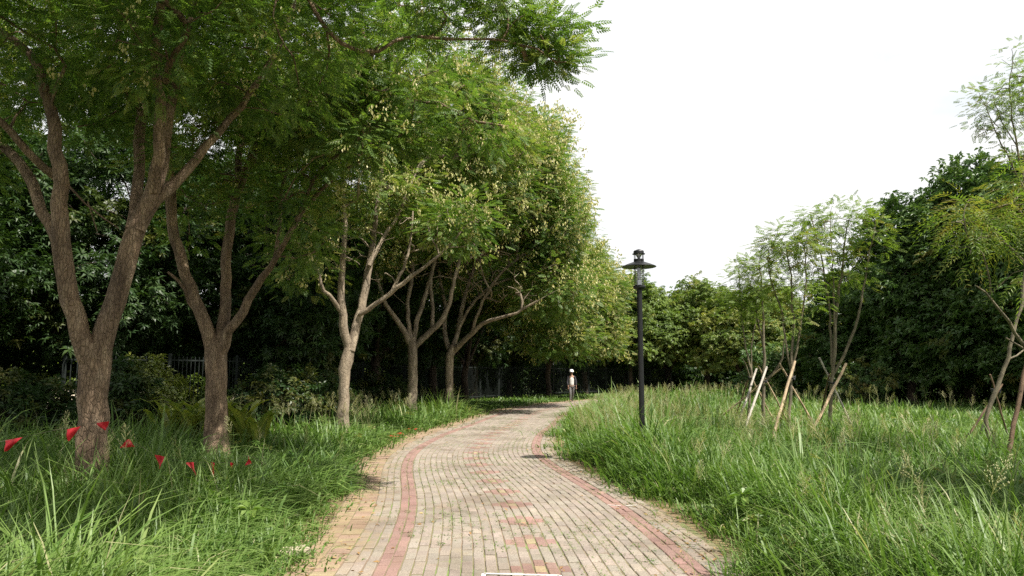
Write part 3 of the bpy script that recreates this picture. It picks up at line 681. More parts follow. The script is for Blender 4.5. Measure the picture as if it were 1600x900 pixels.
# --- farther trees of the same row
def plain_tree(name, label, cat, x, y, h, crowns, ncl, tmpl, per, spread, bark, leafm, seed, rtrunk=.18, fork=2.0, pods=None, group=None, tint_p=.06, lean=(0, 0), scale=1.0, shell=.6, tip_r=.012, droop=.12):
    rs = np.random.RandomState(seed)
    top = np.array([x + lean[0], y + lean[1], h * .75]); base = np.array([x, y, 0.])
    tp = np.array([[0, 0, -.1], [.05, 0, .5], [-.03, .04, fork * .7], [.04, 0, fork]]) + base
    tr = resample(catmull(np.c_[tp, [rtrunk * 1.35, rtrunk * 1.05, rtrunk, rtrunk * .95]], 5), .25)
    trunk = (tr[:, :3], tr[:, 3]); limbs = []
    nl = rs.randint(3, 6)
    for i in range(nl):
        a = i * 6.28 / nl + rs.rand(); q = crowns[rs.randint(len(crowns))][0]
        tgt = np.array([x, y, 0]) + np.array([math.cos(a) * h * .22, math.sin(a) * h * .22, h * (.6 + .15 * rs.rand())]) + np.array([*lean, 0]) * .5
        p0 = tp[-1] - [0, 0, .1]; mid = p0 * .55 + tgt * .45 + np.array([math.cos(a), math.sin(a), -.1]) * .35
        c = resample(catmull(np.c_[[p0, mid, tgt], [rtrunk * .6, rtrunk * .42, rtrunk * .2]], 6), .3); limbs.append((c[:, :3], c[:, 3]))
    return hero_tree(name, label, cat, base, trunk, limbs, crowns, ncl, tmpl, per, spread, bark, leafm, seed, scale=scale, pods=pods, ksides=10, group=group, tint_p=tint_p, tip_r=tip_r, shell=shell, droop=droop)

B = lambda x, y, z, rx, ry, rz, w=1.0: (np.array([x, y, z], float), np.array([rx, ry, rz], float), w)
plain_tree('rain_tree', 'sunlit tree hung with cream seed pods, its crown reaching over the path bend', 'tree', -2.4, 38.0, 11,
           [pix_blob(862, 330, 36, 48, 78, 2.4, 1.2), pix_blob(850, 440, 35, 80, 70, 3.0), pix_blob(905, 440, 36.5, 45, 50, 2.2, 1.2), pix_blob(870, 520, 35.5, 62, 40, 2.2, .9), pix_blob(780, 430, 37, 80, 80, 3, .8), pix_blob(900, 385, 37, 38, 36, 1.8)],
           560, F_far, 38, .42, M_barkC, M_rain, 21, tint_p=.3, pods=(.55, 10, .062), group=GL, tip_r=.012)  # dark bark colour stands in for the shade on this trunk
plain_tree('rain_tree', 'pod laden tree just behind the person in the white helmet', 'tree', 2.4, 49.5, 10,
           [pix_blob(925, 470, 48, 50, 60, 3.0), pix_blob(945, 452, 49, 24, 34, 2.0), pix_blob(880, 500, 48, 60, 55, 3), pix_blob(930, 520, 48, 45, 40, 2.6), pix_blob(900, 430, 50, 50, 50, 2.5)],
           460, F_far * 1.1, 36, .46, M_barkC, M_rain, 22, tint_p=.3, pods=(.45, 10, .075), group=GL, tip_r=.012)

# --- background tree kinds, built once each and copied
R_mango = rosette_template(14, .21, .075, 1, .9)
R_dark = rosette_template(14, .17, .05, 2, 1.0)
R_big = rosette_template(10, .25, .10, 3, .8)
def protos():
    pass
def make_proto(nm, h, blobs, ncl, tmpl, per, spread, bark, leafm, seed, rtrunk, fork, tint_p, droop=.2, scale=1.0):
    o = plain_tree(nm, 'x', 'tree', 0, 0, h, blobs, ncl, tmpl, per, spread, bark, leafm, seed, rtrunk=rtrunk, fork=fork, tint_p=tint_p, droop=droop, scale=scale, shell=.55)
    return o
def copy_tree(o, used):
    if not used: return o
    r = o.copy(); COL.objects.link(r)
    for ch in o.children:
        c = ch.copy(); COL.objects.link(c); c.parent = r
    return r
class Kind:
    def __init__(s, *a, **k): s.a = a; s.k = k; s.o = None; s.used = False
    def place(s, x, y, rz, sc_, label, group, cat='tree', sz=None):
        if s.o is None: s.o = make_proto(*s.a, **s.k)
        t = copy_tree(s.o, s.used); s.used = True
        t.location = (x, y, 0); t.rotation_euler = (0, 0, rz); t.scale = (sc_, sc_, sz or sc_)
        t['label'] = label; t['group'] = group; t['category'] = cat
        return t
mangoA = Kind('broadleaf_tree', 8, [B(0, 0, 5.2, 3.6, 3.4, 2.9), B(1.6, -.8, 4.0, 2.6, 2.4, 1.9), B(-1.8, .6, 4.2, 2.4, 2.6, 2.0), B(.4, .5, 7.0, 2.0, 2.0, 1.5), B(-.6, -1.9, 3.5, 2.2, 1.6, 1.4)], 380, R_mango, 15, .42, M_barkC, M_mango, 31, .22, 1.9, .22)
mangoB = Kind('broadleaf_tree', 8, [B(0, 0, 4.7, 4.0, 3.6, 2.4), B(-1.9, -.6, 5.6, 2.3, 2.2, 1.9), B(2.0, .3, 3.6, 2.4, 2.4, 1.8), B(.8, -1.2, 6.4, 1.8, 2.0, 1.6), B(-.8, 1.9, 3.9, 2.4, 1.8, 1.7)], 380, R_mango, 15, .42, M_barkC, M_mango, 32, .24, 1.6, .30)
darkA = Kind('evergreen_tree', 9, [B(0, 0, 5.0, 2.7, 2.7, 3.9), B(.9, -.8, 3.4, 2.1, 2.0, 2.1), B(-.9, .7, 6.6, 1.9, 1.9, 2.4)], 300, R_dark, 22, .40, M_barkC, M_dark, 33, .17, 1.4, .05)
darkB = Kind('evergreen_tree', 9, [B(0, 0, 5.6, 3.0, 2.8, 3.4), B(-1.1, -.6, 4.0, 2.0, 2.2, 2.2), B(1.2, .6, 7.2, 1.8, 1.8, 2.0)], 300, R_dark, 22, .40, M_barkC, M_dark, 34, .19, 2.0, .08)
bigA = Kind('large_leaved_tree', 9, [B(0, -.6, 2.0, 3.2, 2.6, 1.7), B(0, 0, 6.4, 3.8, 3.4, 3.0), B(1.8, -.8, 4.0, 2.6, 2.4, 2.6), B(-2.0, .2, 4.2, 2.4, 2.6, 2.6), B(0, -1.8, 3.0, 3.0, 2.0, 2.4), B(-.5, .5, 8.6, 2.2, 2.0, 1.5)], 480, R_big, 14, .42, M_barkC, M_big, 35, .25, 1.4, .04)

GM = 'broad trees closing the view beyond the path'
for i, (px, dd, sc_, sz, rz, lab) in enumerate([
    (985, 60, 1.05, 1.16, .3, 'round green tree showing between the path row and the lamp post'),
    (1045, 66, 1.15, 1.14, 1.2, 'yellowish green broad tree directly right of the lamp post'),
    (1105, 62, 1.0, 1.13, 2.2, 'broad green tree with the highest top right of the lamp'),
    (1160, 58, .95, 1.0, 3.1, 'low spreading tree with dark forked trunk behind the white stakes'),
    (1205, 60, .95, 1.02, 4.0, 'broad tree behind the pair of thinnest staked saplings'),
    (1252, 64, 1.0, .95, 5.0, 'broad tree seen low between the two tallest saplings'),
    (1010, 78, 1.3, 1.18, 5.6, 'far tree top peeping above the lamp shade line'),
    (1085, 82, 1.2, 1.16, .9, 'far hazy green tree filling the gap above the lit path strip'),
    (1185, 80, 1.2, 1.08, 2.9, 'far tree showing above the leftmost sapling stakes'),
    (1290, 76, 1.0, .98, 1.7, 'far green tree under the sky notch beside the dark thicket'),
    (1345, 70, 1.0, .9, 3.6, 'far green tree mostly hidden behind the yellowish thicket')]):
    (mangoA if i % 2 == 0 else mangoB).place(P(px, 600, dd)[0], dd, rz, sc_, lab, GM, sz=sz)
mangoB.place(7.95, 6.0, 2.2, .60, 'broad tree standing just outside the right border, its shade falling on the near grass', 'broad trees at the right border', sz=.90)
GR = 'dark leafy trees on the right side of the field'
for i, (px, dd, sc_, sz, rz, lab) in enumerate([
    (1345, 41, .82, .74, .4, 'lowest dark tree at the left end of the right thicket, with yellow leaves'),
    (1425, 37, .88, 1.04, 2.0, 'dark tree with stepped crown right of the tallest staked sapling'),
    (1515, 36, .98, 1.22, 3.3, 'tallest dark large leaved tree on the right skyline'),
    (1600, 33, .98, 1.16, 4.6, 'dark tree behind the leaning grey stem at the right border'),
    (1690, 31, 1.0, 1.05, 5.5, 'dark tree cut by the right border of the view'),
    (1400, 47, .9, .9, 1.1, 'dark tree set back behind the stepped crown'),
    (1790, 27, 1.0, 1.0, .2, 'dark tree just outside the right border')]):
    bigA.place(P(px, 600, dd)[0], dd, rz, sc_, lab, GR, sz=sz)
GD = 'dark evergreens behind the left row'
for i, (x, y, sc_, rz, lab) in enumerate([
    (-14.5, 17.0, 1.0, .2, 'dark evergreen behind the nearest trunk at the left border'),
    (-11.8, 21.5, 1.05, 1.5, 'dark evergreen seen between the two nearest forked trunks'),
    (-17.5, 22.5, 1.2, 2.4, 'tall dark evergreen filling the upper left background'),
    (-9.0, 27.0, 1.05, 3.6, 'dark evergreen behind the second trunk from the left'),
    (-7.0, 24.0, .92, 5.9, 'dense evergreen between the second and third path trees'),
    (-5.8, 31.5, 1.05, 4.8, 'dark evergreen right behind the knobbly trunk'),
    (-13.5, 31.0, 1.2, 5.5, 'evergreen deep in the shade left of the fence view'),
    (-4.0, 38.0, 1.1, .9, 'dark evergreen framed by the v shaped fork'),
    (-9.5, 40.0, 1.25, 2.9, 'evergreen deep behind the v shaped tree'),
    (-2.3, 45.0, 1.1, 4.2, 'dark evergreen behind the fanned bare branches'),
    (-0.2, 52.0, 1.1, 5.1, 'dark evergreen in the black shade left of the person'),
    (5.6, 57.0, 1.05, .6, 'dark evergreen in the shade right of the person'),
    (9.2, 61.0, 1.0, 3.9, 'dark evergreen behind the plumed grass near the lamp'),
    (-21.5, 30.0, 1.3, 1.0, 'distant evergreen at the upper left border'),
    (-19.5, 15.5, 1.1, 3.0, 'evergreen just past the left border')]):
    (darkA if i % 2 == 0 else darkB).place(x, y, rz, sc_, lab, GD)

# ------------------------------------------------------------------ young staked trees on the right
F_young = frond_template(5, .18, .070, .030, droop=.15)
M_wood = bark_mat('peeled_stake_wood', (0.42, 0.31, 0.20), (0.56, 0.43, 0.29), (0.66, 0.54, 0.39), 14, .15)
M_woodW = bark_mat('weathered_white_stake', (0.48, 0.45, 0.40), (0.58, 0.55, 0.50), (0.68, 0.65, 0.60), 14, .15)
M_woodD = bark_mat('old_brown_stake', (0.10, 0.065, 0.04), (0.17, 0.11, 0.07), (0.24, 0.17, 0.11), 14, .2)
M_tie = plain_mat('black_tie_band', (0.03, 0.03, 0.03), .8)
GY = 'young staked trees in the grass'
def young(label, d, base_px, stems, blobs, ncl, seed, per=10, spread=.17, tint=.12, leaf=M_young, tmpl=None, scale=1.0):
    base = np.array([P(base_px, 640, d)[0], d, 0])
    ls = [L([(a_, b_, c_ * .8) for a_, b_, c_ in s_], d, d + dz) for s_, dz in stems]
    trunk = ls[0]; pts = np.vstack([base[None] + [0, 0, -.05], trunk[0]]); trunk = (pts, np.r_[trunk[1][0] * 1.2, trunk[1]])
    return hero_tree('young_tree', label, 'tree', base, trunk, ls[1:], blobs, ncl, F_young if tmpl is None else tmpl, per, spread, M_barkY, leaf, seed, ksides=8, group=GY, tint_p=tint, tip_r=.0045, shell=.2, scale=scale)
young('tallest staked sapling with three rising stems and fresh green top', 17.3, 1297,
      [([(1297, 660, 4.5), (1299, 610, 4), (1302, 560, 4), (1306, 500, 3.5), (1312, 450, 3), (1318, 400, 2.2), (1326, 345, 1.2)], 0), ([(1302, 585, 3.2), (1322, 548, 3), (1338, 505, 2.6), (1348, 455, 2), (1358, 400, 1.6), (1368, 345, 1)], -.5), ([(1300, 570, 3), (1297, 505, 2.6), (1290, 440, 2), (1280, 385, 1.4), (1268, 340, 1)], .4), ([(1303, 540, 2.2), (1303, 460, 1.8), (1300, 380, 1.2), (1298, 330, .8)], -.3)],
      [pix_blob(1305, 345, 17.3, 55, 36, .8, 1.2), pix_blob(1268, 360, 17.4, 28, 34, .5), pix_blob(1358, 370, 17.0, 30, 48, .5, 1.1), pix_blob(1300, 410, 17.3, 50, 50, .6, 1.1), pix_blob(1345, 430, 17.2, 25, 45, .5, 1.0), pix_blob(1280, 440, 17.2, 20, 40, .4, .8), pix_blob(1325, 335, 17.2, 32, 26, .5)], 120, 41)
young('sapling with two parallel stems held by orange tinted poles', 16.2, 1234,
      [([(1233, 660, 4), (1235, 610, 3.5), (1238, 560, 3), (1239, 500, 2.6), (1236, 440, 2), (1228, 385, 1.2)], 0), ([(1238, 590, 2.8), (1226, 520, 2.2), (1222, 485, 2), (1206, 445, 1.6), (1200, 400, 1)], .4), ([(1240, 580, 2.8), (1248, 520, 2.2), (1260, 440, 1.8), (1256, 385, 1.2)], -.3)],
      [pix_blob(1228, 385, 16.2, 34, 38, .6, 1.2), pix_blob(1208, 430, 16.5, 22, 35, .4), pix_blob(1255, 390, 16, 22, 38, .4), pix_blob(1240, 460, 16.2, 32, 50, .5, 1.0)], 80, 42, tint=.35)
young('sapling with a bent side stem between white and tan poles', 20.3, 1192,
      [([(1192, 662, 4.5), (1193, 610, 4), (1194, 560, 3.2), (1192, 500, 2.6), (1190, 450, 1.8), (1186, 410, 1)], 0), ([(1196, 595, 3), (1212, 580, 2.6), (1222, 562, 2), (1225, 530, 1.2)], -.4), ([(1192, 540, 2), (1183, 490, 1.6), (1178, 440, 1)], .4)],
      [pix_blob(1182, 430, 20.3, 32, 34, .8, 1.2), pix_blob(1200, 450, 20.3, 25, 40, .6), pix_blob(1170, 470, 20.4, 22, 30, .6)], 75, 43)
young('thinnest sapling beside the leaning white poles', 21.0, 1169,
      [([(1169, 655, 3), (1172, 610, 2.6), (1174, 585, 2.6), (1164, 540, 1.8), (1158, 480, 1.4), (1154, 420, .9)], 0), ([(1173, 592, 2), (1174, 540, 1.6), (1182, 500, 1.4), (1188, 450, .9)], .3), ([(1172, 592, 2), (1166, 570, 1.4), (1160, 560, 1)], -.3)],
      [pix_blob(1160, 440, 21, 22, 38, .6), pix_blob(1178, 460, 21, 22, 30, .5, .6), pix_blob(1152, 470, 21, 18, 25, .4, .6)], 50, 44)
# right border: leaning tree with drooping olive leaves, and a tall airy one
F_olive = frond_template(6, .34, .13, .022, droop=.8)
young('leaning tree at the right border with drooping olive leaves and bare pale limb', 12.5, 1668,
      [([(1668, 700, 7), (1650, 640, 6.5), (1640, 590, 6), (1632, 560, 5.5)], 0), ([(1638, 580, 4.5), (1612, 555, 4), (1595, 535, 3.6), (1578, 505, 3.2), (1560, 482, 2.8), (1545, 462, 2.4), (1524, 446, 1.4)], -.5), ([(1600, 545, 2.2), (1588, 533, 2), (1572, 528, 1.6)], -.1),
       ([(1634, 570, 5), (1630, 500, 4), (1615, 440, 3.5), (1590, 400, 3), (1565, 375, 2.4), (1545, 345, 1.6)], .3), ([(1548, 460, 2), (1545, 430, 1.8), (1535, 395, 1.4), (1510, 365, 1)], -.4), ([(1630, 500, 4), (1660, 400, 3), (1690, 300, 2)], -1.0)],
      [pix_blob(1520, 350, 12.2, 45, 40, .6, 1.2), pix_blob(1570, 350, 12.6, 50, 42, .6, 1.2), pix_blob(1610, 300, 12.6, 60, 60, .7), pix_blob(1500, 400, 12.3, 28, 30, .4, .5), pix_blob(1595, 420, 12.2, 30, 30, .5, .5)], 62, 45, per=7, spread=.2, tint=.5, tmpl=F_olive)
young('tall airy sapling on a grey leaning stem at the upper right border', 15.0, 1545,
      [([(1540, 655, 4.5), (1556, 610, 4.2), (1572, 565, 4), (1584, 520, 3.8), (1596, 470, 3.5), (1606, 400, 3.2), (1608, 340, 3), (1600, 280, 2.6), (1588, 220, 2), (1578, 150, 1.4), (1582, 90, .9)], 0),
       ([(1602, 300, 2.2), (1585, 265, 1.8), (1560, 215, 1.4), (1540, 165, .9)], -.3), ([(1596, 260, 2), (1606, 200, 1.6), (1612, 120, 1.2), (1618, 60, .8)], .3), ([(1578, 560, 2), (1600, 548, 1.8), (1625, 530, 1.4)], .2), ([(1590, 230, 1.4), (1566, 190, 1.2), (1552, 150, .8)], .4)],
      [pix_blob(1552, 170, 15, 38, 45, .7, 1.1), pix_blob(1592, 130, 15, 38, 60, .8, 1.1), pix_blob(1580, 230, 15, 40, 45, .6, .6), pix_blob(1640, 150, 15, 40, 80, .8)], 130, 46, per=9, spread=.17, tint=.1, scale=.8)

def stakes(label, d, poles, tie_px, group='timber stake supports'):
    base = np.array([P(tie_px[0], 600, d)[0], d, 0]); o = thing('tree_stakes', label, 'tree support', base, group=group)
    for (x0, y0, x1, y1, r, m, dz0, dz1) in poles:        # top pixel, foot pixel
        a = P(x0, y0, d + dz0); b = P(x1, y1, d + dz1); v = unit(b - a)
        if b[2] > -.05: b = b + v * ((b[2] + .05) / max(.05, -v[2]))
        mb = MB(); n = 9; u = np.linspace(0, 1, n)[:, None]; pts = a * (1 - u) + b * u - base; pts[1:-1] += np.random.RandomState(int(x0)).randn(n - 2, 3) * .006
        mb.tube(pts, np.linspace(r * .9, r * 1.1, n), 10, wob=.04); link('stake_pole', mb.mesh('stake_pole', m, smooth=True), o)
    t = P(tie_px[0], tie_px[1], d) - base; mb = MB()
    for k in range(3): mb.tube(np.array([[math.cos(a) * (.075 + .008 * k), math.sin(a) * (.075 + .008 * k), 0.02 * math.sin(a * 2 + k) + k * .022] for a in np.linspace(0, 6.283, 17)]) + t, .011, 6, cap=False)
    link('tie', mb.mesh('tie', M_tie, smooth=True), o)
    return o
stakes('tan and grey poles crossed around the tallest staked sapling', 17.3, [(1322, 568, 1275, 663, .031, M_wood, -.25, -.7), (1280, 559, 1330, 662, .024, M_woodW, .12, .5), (1296, 585, 1282, 650, .022, M_woodD, .1, 1.1)], (1300, 600))
stakes('orange tan poles crossed around the two stemmed sapling', 16.2, [(1242, 564, 1209, 676, .031, M_wood, -.2, -.6), (1218, 568, 1272, 665, .022, M_wood, .12, .6), (1238, 580, 1222, 648, .024, M_woodD, .1, 1.2)], (1236, 592))
stakes('one white and one tan pole crossed around the sapling with the bent side stem', 20.3, [(1198, 573, 1168, 656, .032, M_woodW, -.15, -.7), (1185, 572, 1219, 636, .022, M_wood, .12, .9), (1221, 575, 1190, 600, .022, M_wood, -.3, .1)], (1194, 597))
stakes('leaning white, dark and thin tan poles at the thinnest sapling', 21.0, [(1182, 576, 1156, 656, .031, M_woodW, -.15, -.6), (1171, 590, 1151, 645, .022, M_woodD, .15, .6), (1176, 594, 1202, 643, .024, M_wood, .1, 1.0)], (1174, 592))
stakes('thick brown pole and thin poles around the leaning tree at the right border', 12.7, [(1612, 535, 1583, 672, .035, M_woodD, -.2, -.4), (1660, 560, 1700, 690, .022, M_woodD, .1, .3)], (1650, 600))
stakes('thin dark poles crossed at the foot of the grey leaning stem', 15.6, [(1566, 600, 1526, 662, .022, M_woodD, -.2, -.3), (1547, 585, 1566, 650, .018, M_woodD, .1, .3), (1558, 612, 1540, 655, .02, M_woodW, 0, .3)], (1556, 612))

# ------------------------------------------------------------------ lamp posts
M_black = plain_mat('black_painted_steel', (0.005, 0.0055, 0.006), .45, spec=.5, vary=.2)
M_steel = plain_mat('brushed_steel', (0.45, 0.46, 0.47), .35, metal=.9, vary=.1)
mg, tg_ = mat('lamp_glass')
gl = nd(tg_, 'ShaderNodeBsdfGlass', Roughness=0.02, IOR=1.2); tp_ = nd(tg_, 'ShaderNodeBsdfTransparent'); mxs = nd(tg_, 'ShaderNodeMixShader', Fac=.30)
glo = nd(tg_, 'ShaderNodeBsdfGlossy', Roughness=.05); mx2 = nd(tg_, 'ShaderNodeMixShader', Fac=.05)
tg_.links.new(tp_.outputs[0], mx2.inputs[1]); tg_.links.new(glo.outputs[0], mx2.inputs[2]); oo = nd(tg_, 'ShaderNodeOutputMaterial'); tg_.links.new(mx2.outputs[0], oo.inputs['Surface'])
M_glass = mg
M_white = plain_mat('lamp_reflector', (0.75, 0.75, 0.72), .4)
def make_lamp(label, x, y, sc_=1.0, first=None):
    o = thing('lamp_post', label, 'lamp post', (x, y, 0), group='black park lamps')
    o.scale = (sc_,) * 3
    mb = MB(); mb.lathe([(0.001, 0), (.13, 0), (.13, .03), (.062, .06), (.050, .10), (.049, .9), (.047, 3.13), (.001, 3.13)], 24)
    link('post', mb.mesh('post', M_black, smooth=False), o)
    mb = MB(); mb.lathe([(.001, 3.13), (.062, 3.13), (.10, 3.15), (.112, 3.17), (.112, 3.20), (.10, 3.21), (.001, 3.21)], 28); link('collar', mb.mesh('collar', M_black), o)
    mb = MB(); mb.lathe([(.098, 3.21), (.098, 3.585)], 32); mb.lathe([(.092, 3.585), (.092, 3.21)], 32); mb.lathe([(.09, 3.60), (.09, 3.80)], 32); link('glass', mb.mesh('glass', M_glass, smooth=True), o)
    mb = MB(); mb.lathe([(.001, 3.565), (.305, 3.545), (.314, 3.55), (.305, 3.56), (.21, 3.60), (.115, 3.635), (.092, 3.64), (.092, 3.69), (.084, 3.69), (.084, 3.60), (.001, 3.60)], 40); link('shade', mb.mesh('shade', M_black, smooth=False), o)
    mb = MB()
    for k in range(4):
        a = .5 + k * math.pi / 2; mb.box((.104 * math.cos(a), .104 * math.sin(a), 3.505), (.008, .008, .59), R=[[math.cos(a), -math.sin(a), 0], [math.sin(a), math.cos(a), 0], [0, 0, 1]])
    link('frame', mb.mesh('frame', M_black), o)
    mb = MB(); mb.lathe([(.001, 3.21), (.052, 3.21), (.052, 3.31), (.03, 3.33), (.001, 3.33)], 20); link('ballast', mb.mesh('ballast', M_steel), o)
    mb = MB()
    for k in range(5): mb.lathe([(.03, 3.36 + .038 * k), (.058, 3.352 + .038 * k), (.058, 3.357 + .038 * k), (.03, 3.366 + .038 * k)], 20)
    mb.lathe([(.001, 3.33), (.03, 3.33), (.034, 3.45), (.028, 3.545), (.001, 3.55)], 16); link('louvre', mb.mesh('louvre', M_steel, smooth=False), o)
    mb = MB(); mb.lathe([(.001, 3.70), (.018, 3.70), (.03, 3.72), (.055, 3.77), (.06, 3.79), (.001, 3.79)], 20); link('reflector', mb.mesh('reflector', M_steel), o)
    mb = MB(); mb.lathe([(.001, 3.785), (.115, 3.78), (.118, 3.79), (.095, 3.80), (.095, 3.83), (.088, 3.845), (.04, 3.865), (.012, 3.875), (.001, 3.876)], 28); link('cap', mb.mesh('cap', M_black), o)
    return o
LD = 13.1
make_lamp('black round lamp post with wide flat shade standing alone in the tall grass', P(1002, 600, LD)[0], LD, .985)
make_lamp('small distant lamp post in the shade left of the person', P(865, 600, 50.5)[0], 50.5, .68)

# ------------------------------------------------------------------ fence behind the left trees, and a pale gate pier
M_fence = plain_mat('dark_green_fence_paint', (0.012, 0.018, 0.015), .85)
fl = resample(np.array([(-11.2, 18.6), (-8.2, 19.8), (-6.9, 26.5), (-5.6, 34.0), (-2.6, 43.0), (1.6, 51.5), (7.5, 58.5), (15.0, 63.5)]), .01)
fs = np.r_[0, np.cumsum(np.linalg.norm(np.diff(fl, axis=0), axis=1))]
fo = thing('metal_fence', 'dark metal bar fence running behind the trees on the left', 'fence', (fl[0][0], fl[0][1], 0))
n_p = int(fs[-1] / 2.4); fat = lambda s: np.array([np.interp(s, fs, fl[:, 0]), np.interp(s, fs, fl[:, 1]), 0.]) - np.array([fl[0][0], fl[0][1], 0])
for k in range(n_p + 1):
    p_ = fat(k * 2.4); mb = MB(); mb.box(p_ + [0, 0, 1.06], (.07, .07, 2.12)); link('post', mb.mesh('fence_post', M_fence), fo)
    if k < n_p:
        q_ = fat((k + 1) * 2.4); t_ = unit(q_ - p_); Rm = np.array([[t_[0], -t_[1], 0], [t_[1], t_[0], 0], [0, 0, 1]]); ln = np.linalg.norm(q_ - p_); mb = MB()
        for z in (.25, 1.95): mb.box((p_ + q_) / 2 + [0, 0, z], (ln - .08, .03, .04), R=Rm)
        nbar = 17
        for b_ in range(1, nbar): mb.box(p_ + (q_ - p_) * b_ / nbar + np.array([0, 0, 1.1]), (.018, .018, 1.9), R=Rm)
        link('bar_panel', mb.mesh('fence_panel', M_fence), fo)
M_conc = plain_mat('pale_concrete', (0.50, 0.42, 0.31), .9, vary=.15, scale=6, bump=.2)
pp = P(214, 640, 18.0)
mb = MB(); mb.box((0, 0, .55), (.34, .34, 1.1)); mb.box((0, 0, 1.13), (.42, .42, .07)); link('concrete_pier', mb.mesh('concrete_pier', M_conc), loc=(pp[0], pp[1], 0), label='pale concrete pier among leaves right of the nearest trunk', cat='pier')
# sandy yard beyond the fence, lit by the sun
v = np.array([(-60, 24, .004), (-11, 24.5, .004), (-9.6, 33, .004), (-10, 60, .004), (-60, 80, .004)], float)
yd = bpy.data.meshes.new('yard'); yd.from_pydata([tuple(a) for a in v], [], [(0, 1, 2, 3, 4)]); yd.materials.append(M_conc); link('yard_ground', yd, kind='structure')

# ------------------------------------------------------------------ broad leaved lilies in front of the fence
def lily(label, px, d, n, seed, hgt=.75):
    rs = np.random.RandomState(seed); x = P(px, 600, d)[0]; vs_, qs_, rn = [], [], []; o = 0
    for i in range(n):
        a = rs.rand() * 6.28; b0 = np.array([rs.randn() * .18, rs.randn() * .15, 0.]); ln = hgt * (.7 + .5 * rs.rand()); w = .055 + .03 * rs.rand(); ou = .25 + .5 * rs.rand()
        m = 6; u = np.linspace(0, 1, m + 1); dirh = np.array([math.cos(a), math.sin(a), 0])
        c = b0 + dirh * (ou * ln * (u ** 1.5))[:, None] + np.array([0, 0, 1.]) * (ln * (u * 1.25 - .55 * u ** 3))[:, None]; sd = np.array([-math.sin(a), math.cos(a), 0])
        ww = w * np.sin(np.clip(u * .93 + .07, 0, 1) * math.pi) ** .7 + .003
        v = np.stack([c - sd * ww[:, None], c + [0, 0, -.012], c + sd * ww[:, None]], 1).reshape(-1, 3)
        for k in range(m):
            for j in range(2): qs_.append([o + 3 * k + j, o + 3 * k + j + 1, o + 3 * k + 4 + j, o + 3 * k + 3 + j]); rn.append(rs.rand())
        vs_.append(v); o += len(v)
    me = new_mesh('lily', np.vstack(vs_), qs_, M_shrub, fattr={'rnd': np.array(rn)}, smooth=True)
    link('leafy_plant', me, loc=(x, d, 0), label=label, cat='plant', group='broad leaved plants before the fence')
lily('yellow green strap leaved plant just left of the second trunk', 322, 14.7, 40, 1, 1.35)
lily('strap leaved plant farther left, below the fence bars', 280, 15.2, 34, 2, 1.3)
lily('strap leaved plant just right of the second trunk', 372, 14.6, 34, 3, 1.3)
lily('small drooping strap leaved plant beside the plumed grass', 398, 15.0, 20, 4, 1.1)
# leafy shrubs near the pier and fence
M_shrub2 = M_dark
def bush(label, px, d, w, h, n, seed, m=M_mango, tm=None):
    rs = np.random.RandomState(seed); x = P(px, 600, d)[0]
    tg, pk, ow = ellipsoid_points([B(0, 0, h * .55, w, w * .8, h * .5)], n, rs, .3)
    mb = MB(); 
    o = thing('shrub', label, 'shrub', (x, d, 0), group='shrubs and undergrowth')
    for k in range(0, n, 2): mb.tube(np.array([[0, 0, -.03], tg[k] * [.4, .4, .45], tg[k]]), np.array([.012, .009, .004]), 4, cap=False)
    link('stems', mb.mesh('shrub_stems', M_barkC), o)
    link('foliage', crown_mesh('shrub_foliage', [(crown_arrays(tg, ow, rs, rosette_template(9, .13, .05, 5, 1.) if tm is None else tm, 7, .13, 1.0, tint_p=.4), m)]), o)
bush('bright leafy shrub climbing beside the pale pier', 243, 18.4, .75, 2.1, 80, 61, M_shrub)
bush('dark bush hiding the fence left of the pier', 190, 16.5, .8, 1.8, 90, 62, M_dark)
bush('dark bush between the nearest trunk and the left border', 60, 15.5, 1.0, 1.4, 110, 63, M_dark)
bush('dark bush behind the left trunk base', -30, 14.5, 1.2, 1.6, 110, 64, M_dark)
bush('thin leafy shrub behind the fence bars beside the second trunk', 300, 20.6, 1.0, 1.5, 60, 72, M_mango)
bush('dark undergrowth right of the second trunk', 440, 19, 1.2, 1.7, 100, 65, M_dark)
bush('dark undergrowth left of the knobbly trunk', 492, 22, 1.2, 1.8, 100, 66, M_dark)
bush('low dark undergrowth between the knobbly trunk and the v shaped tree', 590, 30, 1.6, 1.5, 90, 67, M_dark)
bush('shrub in front of the low dark tree with yellow leaves', 1345, 36, 1.8, 2.2, 100, 69, M_big)
